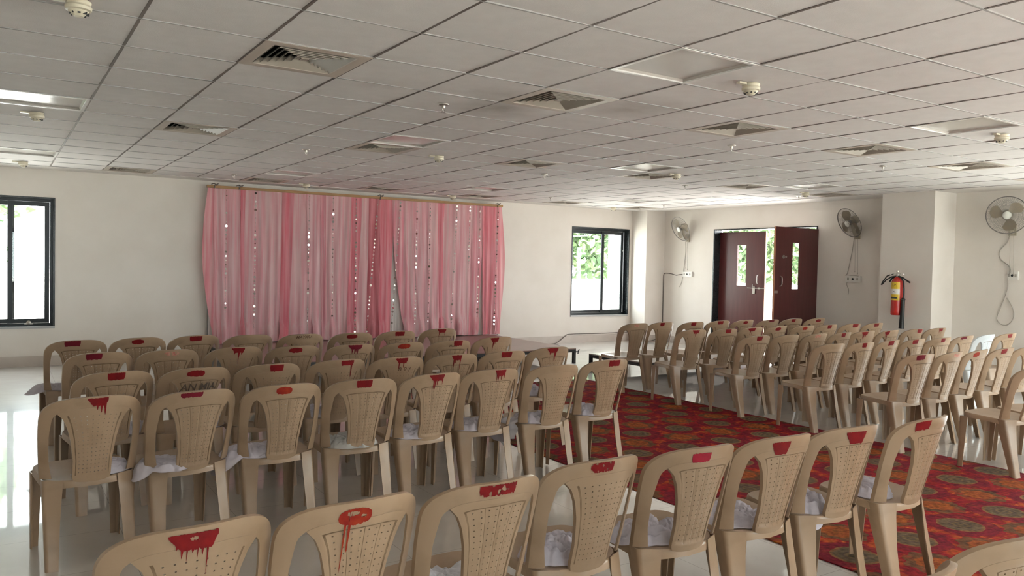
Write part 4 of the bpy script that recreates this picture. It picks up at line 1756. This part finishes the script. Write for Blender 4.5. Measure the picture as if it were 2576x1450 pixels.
# smoke detectors
m_ = MB()
m_.lathe([(.052, 0), (.054, -.006), (.050, -.016), (.052, -.022), (.056, -.026), (.054, -.040), (.045, -.044)][::-1], 24)
DB_ = m_.mesh('detector_base', M['detector'], 35)
m_ = MB()
m_.lathe([(.044, -.040), (.040, -.050), (.024, -.064), (.020, -.068), (.004, -.070)][::-1], 24)
for k in range(8):
    a = 2 * PI * k / 8
    m_.box((.030 * math.cos(a) - .006, .030 * math.sin(a) - .006, -.060), (.038 * math.cos(a) + .006, .038 * math.sin(a) + .006, -.047), 1)
DH_ = m_.mesh('detector_head', [M['detector'], M['dark']], 35)
m_ = MB()
m_.box((-.115, -.014, -.012), (-.052, .014, 0))
DI_ = m_.mesh('detector_indicator', M['detector'])
SM = [(3.32, -.86, 'between the nearest recessed light and vents'), (6.29, -.89, 'beside the recessed light at the far right'), (-.31, 3.3, 'by the second light at the left end'),
      (-.27, -.12, 'cut by the top edge at the left'), (-.31, 7.4, 'above the left window wall'), (3.39, 3.41, 'behind the middle-row vents, centre'), (6.37, 2.9, 'near the middle-row vent right of centre'),
      (3.32, 7.56, 'above the left half of the curtain'), (5.89, 7.7, 'above the right half of the curtain'), (9.42, 7.72, 'above the window beside the corner pillar'), (9.35, 3.3, 'near the middle-row vent by the doors')]
s0 = None
for x, y, wh in SM:
    lab = 'ivory round smoke detector on the ceiling, ' + wh
    if s0 is None:
        s0 = thing('smoke_detector', lab, 'smoke detector', (x, y, H), 0, 'ceiling smoke detectors')
        link_base = link('detector_base', DB_, s0)
        link('detector_head', DH_, link_base)
        link('detector_indicator', DI_, link_base)
    else:
        copy_tree(s0, (x, y, H), 0, lab)
# sprinklers
m_ = MB()
m_.lathe([(.040, 0), (.038, -.006), (.014, -.010), (.013, -.022), (.010, -.030)][::-1], 20)
P1 = m_.mesh('sprinkler_base', M['steel'], 40)
m_ = MB()
m_.tube([(.012, 0, -.022), (.015, 0, -.040), (.003, 0, -.056)], .003, 6)
m_.tube([(-.012, 0, -.022), (-.015, 0, -.040), (-.003, 0, -.056)], .003, 6)
m_.lathe([(.018, -.058), (.018, -.055), (.004, -.054)], 14)
P2 = m_.mesh('sprinkler_head', M['metal'], 40)
SP = [(2.12, .9, 'right of the vent nearest the camera'), (2.1, 3.89, 'behind the left middle-row vent'), (5.11, .9, 'behind the third near-row vent'), (5.18, 4.0, 'at the centre of the hall'),
      (7.37, 3.75, 'right of the hall centre'), (7.41, .86, 'behind the fifth near-row vent'), (2.11, 6.93, 'just left of the curtain top'), (5.24, 7.11, 'in front of the curtain middle'),
      (7.25, 6.76, 'in front of the curtain right end'), (9.62, 6.54, 'in front of the corner pillar'), (9.76, 3.73, 'above the doors')]
s0 = None
for x, y, wh in SP:
    lab = 'small metal ceiling sprinkler, ' + wh
    if s0 is None:
        s0 = thing('ceiling_sprinkler', lab, 'sprinkler', (x, y, H), .5, 'ceiling sprinklers')
        link('sprinkler_base', P1, s0)
        link('sprinkler_head', P2, s0)
    else:
        copy_tree(s0, (x, y, H), .5, lab)

# ================================================================== wall fans
def fan(label, Y, z, yaw, tilt, roll):
    """bracket on the wall at X = XR; head turned by yaw (about Z) and tilted down"""
    root = thing('wall_fan', label, 'fan', (XR, Y, z), 0, 'fans on the door wall')
    m_ = MB()
    m_.box((-.025, -.045, -.27), (0, .045, -.12))
    m_.tube([(-.012, 0, -.22), (-.07, 0, -.20), (-.13, 0, -.12), (-.15, 0, -.04)], [.034, .03, .026, .026], 12)
    m_.build('fan_bracket', M['fan_body'], root, 50)
    head = bpy.data.objects.new('fan_motor', None)
    R = Matrix.Translation((-.17, 0, 0)) @ Matrix.Rotation(yaw, 4, 'Z') @ Matrix.Rotation(tilt, 4, 'Y') @ Matrix.Rotation(PI / 2, 4, 'Y') @ Matrix.Rotation(roll, 4, 'Z')
    # local +Z of the head points backwards (to the wall), -Z to the room
    m_ = MB()
    m_.lathe([(.02, .11), (.055, .105), (.068, .08), (.07, .02), (.05, -.01), (.02, -.02)][::-1], 24, 0, R)
    mot = m_.build('fan_motor', M['fan_body'], root, 40)
    m_ = MB()
    m_.lathe([(.004, -.108), (.03, -.106), (.05, -.098), (.052, -.088), (.045, -.084)], 24, 0, R)
    m_.build('fan_cap', M['fan_hub'], root, 40)
    for k in range(3):
        a0 = 2 * PI * k / 3
        m_ = MB()
        vs, fs = [], []
        nr, na = 8, 6
        for i in range(nr + 1):
            t = i / nr
            r = lerp(.035, .205, t)
            span = (.35 + .75 * math.sin(PI * min(1, t * .62 + .15))) * (1 - max(0, t - .82) * 2.6)
            for j in range(na + 1):
                s_ = j / na - .5
                a = a0 + .25 * t + s_ * span
                vs.append(R @ Vector((r * math.cos(a), r * math.sin(a), -.055 + s_ * .055 * (1 - .45 * t))))
        for i in range(nr):
            for j in range(na):
                q = i * (na + 1) + j
                fs.append((q, q + 1, q + na + 2, q + na + 1))
        m_.add(vs, fs)
        m_.build('fan_blade', M['fan_blade'], root, 60)
    m_ = MB()
    m_.lathe([(.04, -.09), (.04, -.03), (.02, -.025)], 18, 0, R)
    m_.build('fan_spindle', M['fan_dark'], mot, 40)
    m_ = MB()
    RG = .245
    nsp = 60
    for k in range(nsp):
        a = 2 * PI * k / nsp
        c, s_ = math.cos(a), math.sin(a)
        pts = []
        for t in (0, .25, .5, .75, 1):
            r = lerp(.05, RG, t)
            pts.append(R @ Vector((r * math.cos(a + .5 * t * t), r * math.sin(a + .5 * t * t), -.105 + .055 * t ** 3)))
        m_.tube(pts, .0009, 4)
        pts = []
        for t in (0, .35, .7, 1):
            r = lerp(.06, RG, t)
            pts.append(R @ Vector((r * c, r * s_, .0 - .05 * t ** 2 + .012 * math.sin(PI * t))))
        m_.tube(pts, .0009, 4)
    for rr, zz, th in ((RG, -.05, .0042), (RG * .98, -.045, .003), (.19, -.083, .0012), (.13, -.098, .0012), (.055, -.106, .002), (.17, -.02, .0012)):
        m_.tube([R @ Vector((rr * math.cos(2 * PI * k / 40), rr * math.sin(2 * PI * k / 40), zz)) for k in range(40)], th, 6, 0, True)
    m_.build('fan_guard', M['fan_wire'], root, 60)
    bpy.data.objects.remove(head)
    for dy, ln in ((.018, .52), (-.03, .55)):
        m_ = MB()
        m_.tube([(-.05, dy, -.25), (-.045, dy - .01, -.25 - ln * .5), (-.04, dy - .012, -.25 - ln)], .0028, 5)
        m_.lathe([(.004, 0), (.006, -.01), (.004, -.022)][::-1], 8, 0, Matrix.Translation((-.04, dy - .012, -.25 - ln)))
        m_.build('pull_cord', M['cord'], root, 60)
    return root


fan('dusty wall fan facing sideways, between the corner pillar and the doors', 7.10, 2.29, -.10, -.42, .3)
fan('dusty wall fan tilted down, between the doors and the fire extinguisher', 3.42, 2.29, -.28, -.46, .9)
fan('wall fan facing the room, right of the white pillar', 1.13, 2.30, .42, -.10, 1.7)


# ---- switch boards with their leads
def board(label, Y, z, w_, hgt, kind):
    root = thing('switch_board', label, 'switchboard', (XR, Y, z), 0, 'switch boards under the fans')
    m_ = MB()
    m_.box((-.035, -w_ / 2, -hgt / 2), (0, w_ / 2, hgt / 2))
    m_.box((-.038, -w_ / 2 + .008, -hgt / 2 + .008), (-.035, w_ / 2 - .008, hgt / 2 - .008))
    bb = m_.build('board_box', M['white'], root)
    n_ = 3
    for k in range(n_):
        c = -w_ / 2 + w_ * (k + .6) / (n_ + .2)
        m_ = MB()
        if k == 1:
            m_.lathe([(.018, 0), (.018, .004), (.004, .004)], 12, 0, Matrix.Translation((-.038, c, 0)) @ Matrix.Rotation(-PI / 2, 4, 'Y'))
            m_.build('socket', M['dark'], bb, 40)
        else:
            m_.box((-.044, c - .012, -.02), (-.038, c + .012, .02))
            m_.build('switch', M['cord'], bb)
    return root


board('white switchboard under the fan beside the corner pillar', 7.07, 1.385, .24, .10, 0)
board('white switchboard with a plug, under the fan right of the doors', 3.46, 1.39, .26, .10, 1)
board('small white switchboard under the fan right of the white pillar', 1.10, 1.50, .13, .11, 2)


def cord(name, label, pts, r, m, smooth=True):
    if smooth:
        out = []
        P_ = [Vector(p) for p in pts]
        for i in range(len(P_) - 1):
            a, b = P_[max(0, i - 1)], P_[min(len(P_) - 1, i + 2)]
            for k in range(6):
                t = k / 6
                p0, p1 = P_[i], P_[i + 1]
                t0, t1 = (p1 - a) * .5, (b - p0) * .5
                out.append(p0 * (2 * t ** 3 - 3 * t ** 2 + 1) + t0 * (t ** 3 - 2 * t ** 2 + t) + p1 * (-2 * t ** 3 + 3 * t ** 2) + t1 * (t ** 3 - t ** 2))
        out.append(P_[-1])
        pts = out
    m_ = MB()
    m_.tube(pts, r, 8)
    return tag(m_.build(name, m, None, 60), label, 'cord')


xw = XR - .012
cord('fan_cord', 'thin lead from the fan down to the board beside the corner pillar', [(XR - .04, 7.13, 2.03), (xw, 7.15, 1.8), (xw, 7.19, 1.5), (xw - .012, 7.18, 1.425), (xw, 7.205, 1.36), (xw, 7.24, 1.22), (xw, 7.30, 1.13)], .005, M['cord'])
cord('fan_cord', 'thin brownish lead from the fan down to the board right of the doors', [(XR - .04, 3.46, 2.03), (xw, 3.50, 1.85), (xw, 3.57, 1.5), (xw, 3.60, 1.44), (xw - .03, 3.46, 1.446), (xw - .03, 3.36, 1.44)], .005, M['cord'])
cord('fan_cord', 'loose tail of wire hanging below the board right of the doors', [(xw, 3.57, 1.345), (xw, 3.58, 1.30), (xw, 3.545, 1.22), (xw, 3.55, 1.14)], .005, M['cord'])
cord('fan_cord', 'wavy lead hanging from the fan into the board right of the white pillar', [(XR - .04, 1.15, 2.05), (xw, 1.19, 1.95), (xw, 1.28, 1.83), (xw, 1.27, 1.72), (xw, 1.17, 1.64), (xw - .03, 1.12, 1.565), (xw - .04, 1.13, 1.51)], .007, M['cord'])
cord('loop_cord', 'long looped wire hanging below the board right of the white pillar', [(xw - .03, 1.15, 1.47), (xw, 1.165, 1.35), (xw, 1.19, 1.22), (xw, 1.25, 1.05), (xw, 1.285, .92), (xw, 1.24, .845), (xw, 1.15, .84), (xw, 1.08, .93), (xw, 1.09, 1.06), (xw, 1.17, 1.20)], .006, M['cord'])
cb = [(xw - .01, 7.20, 1.385), (xw, 7.30, 1.375), (xw, 7.40, 1.362), (xw, 7.52, 1.385), (xw, 7.64, 1.395), (xw, 7.715, 1.39), (xw - .003, 7.745, 1.36), (xw - .003, 7.748, 1.25), (xw - .003, 7.747, .9), (xw - .003, 7.744, .5), (xw - .015, 7.735, .20),
      (xw - .20, 7.735, .05), (10.32, 7.74, .03), (10.305, 7.78, .06), (10.303, 8.10, .165), (10.25, 8.178, .172), (9.9, 8.178, .170), (9.4, 8.178, .168), (8.8, 8.178, .172), (8.68, 8.176, .14), (8.52, 8.15, .05), (8.40, 8.12, .012), (8.2, 8.05, .008), (8.0, 8.0, .008), (7.6, 7.95, .008), (7.05, 7.97, .008)]
cord('power_cable', 'grey cable running from the board down the corner and along the skirting to the stage', cb, .0075, M['cable'])

# ================================================================== fire extinguisher on the pillar
ext = thing('fire_extinguisher', 'red fire extinguisher with yellow label and black horn on the pillar', 'fire extinguisher', (10.165, 2.335, .90))
m_ = MB()
m_.lathe([(.006, .0), (.066, .004), (.075, .018), (.076, .05), (.076, .44), (.070, .49), (.050, .525), (.026, .542), (.018, .556)], 32)
cyl = m_.build('cylinder', M['extred'], ext, 40)
m_ = MB()
for z0_, z1_, mi in ((.215, .30, 0), (.30, .375, 1), (.375, .475, 0)):
    vs, fs = [], []
    for k in range(15):
        a = PI + lerp(-1.15, 1.0, k / 14)
        for z in (z0_, z1_):
            vs.append((.0772 * math.cos(a), .0772 * math.sin(a), z))
    for k in range(14):
        fs.append((2 * k, 2 * k + 2, 2 * k + 3, 2 * k + 1))
    m_.add(vs, fs, mi)
vs, fs = [], []
for k in range(9):
    a = PI + lerp(-.75, .55, k / 8)
    for z in (.238, .262):
        vs.append((.0782 * math.cos(a), .0782 * math.sin(a), z))
for k in range(8):
    fs.append((2 * k, 2 * k + 2, 2 * k + 3, 2 * k + 1))
m_.add(vs, fs, 2)
for a0, a1, z0_, z1_ in ((.45, .25, .405, .445), (.25, .05, .445, .41), (.05, -.1, .41, .44), (-.1, -.3, .43, .44), (-.3, -.38, .44, .41), (.2, -.1, .33, .345), (-.1, -.28, .335, .32)):
    vs = []
    for a, z in ((a0, z0_), (a1, z1_)):
        aa = PI - a
        vs += [(.0784 * math.cos(aa), .0784 * math.sin(aa), z - .004), (.0784 * math.cos(aa), .0784 * math.sin(aa), z + .004)]
    m_.add(vs, [(0, 2, 3, 1)], 2)
m_.build('yellow_sticker', [M['yellow'], M['white'], M['dark']], cyl, 40)
m_ = MB()
m_.lathe([(.020, .548), (.024, .56), (.024, .585), (.018, .60), (.012, .612), (.020, .616), (.020, .634), (.008, .64)], 16)
m_.box((-.02, -.055, .578), (.02, .05, .598))
vlv = m_.build('valve', M['steel'], ext, 40)
m_ = MB()
m_.tube([(0, -.03, .588), (-.01, -.085, .586), (-.012, -.10, .584)], .011, 8)
m_.tube([(0, .02, .60), (-.012, .06, .598), (-.014, .10, .575)], .009, 8)
m_.build('grip_lever', M['white'], vlv, 50)
m_ = MB()
m_.tube([(-.01, .02, .555), (-.012, .08, .545), (-.014, .16, .50), (-.014, .225, .43), (-.014, .235, .425), (-.014, .215, .47), (-.014, .15, .555), (-.012, .07, .585), (-.01, .02, .588)], .0085, 8)
m_.tube([(-.02, .03, .55), (-.026, .07, .52), (-.028, .10, .475)], .012, 8)
m_.build('carry_strap', M['black'], ext, 60)
m_ = MB()
m_.tube([(-.012, -.02, .556), (-.014, -.09, .535), (-.014, -.16, .49), (-.014, -.195, .47)], .0115, 8)
m_.build('trigger_arm', M['black'], vlv, 60)
m_ = MB()
m_.tube([(-.01, -.02, .55), (-.02, -.07, .535), (-.02, -.105, .48), (-.02, -.115, .38), (-.02, -.115, .29), (-.02, -.112, .255)], .010, 8)
hose = m_.build('discharge_hose', M['black'], ext, 60)
m_ = MB()
m_.lathe([(.036, -.18), (.034, -.17), (.030, .0), (.026, .15), (.024, .222), (.030, .226), (.030, .238), (.010, .255)], 18, 0, Matrix.Translation((-.02, -.10, 0)) @ Matrix.Rotation(.035, 4, 'X'))
m_.build('discharge_horn', M['black'], hose, 40)
m_ = MB()
m_.box((.076, -.03, .10), (.113, .03, .13))
m_.box((.076, -.04, .42), (.113, .04, .45))
m_.build('wall_bracket', M['steel'], ext)
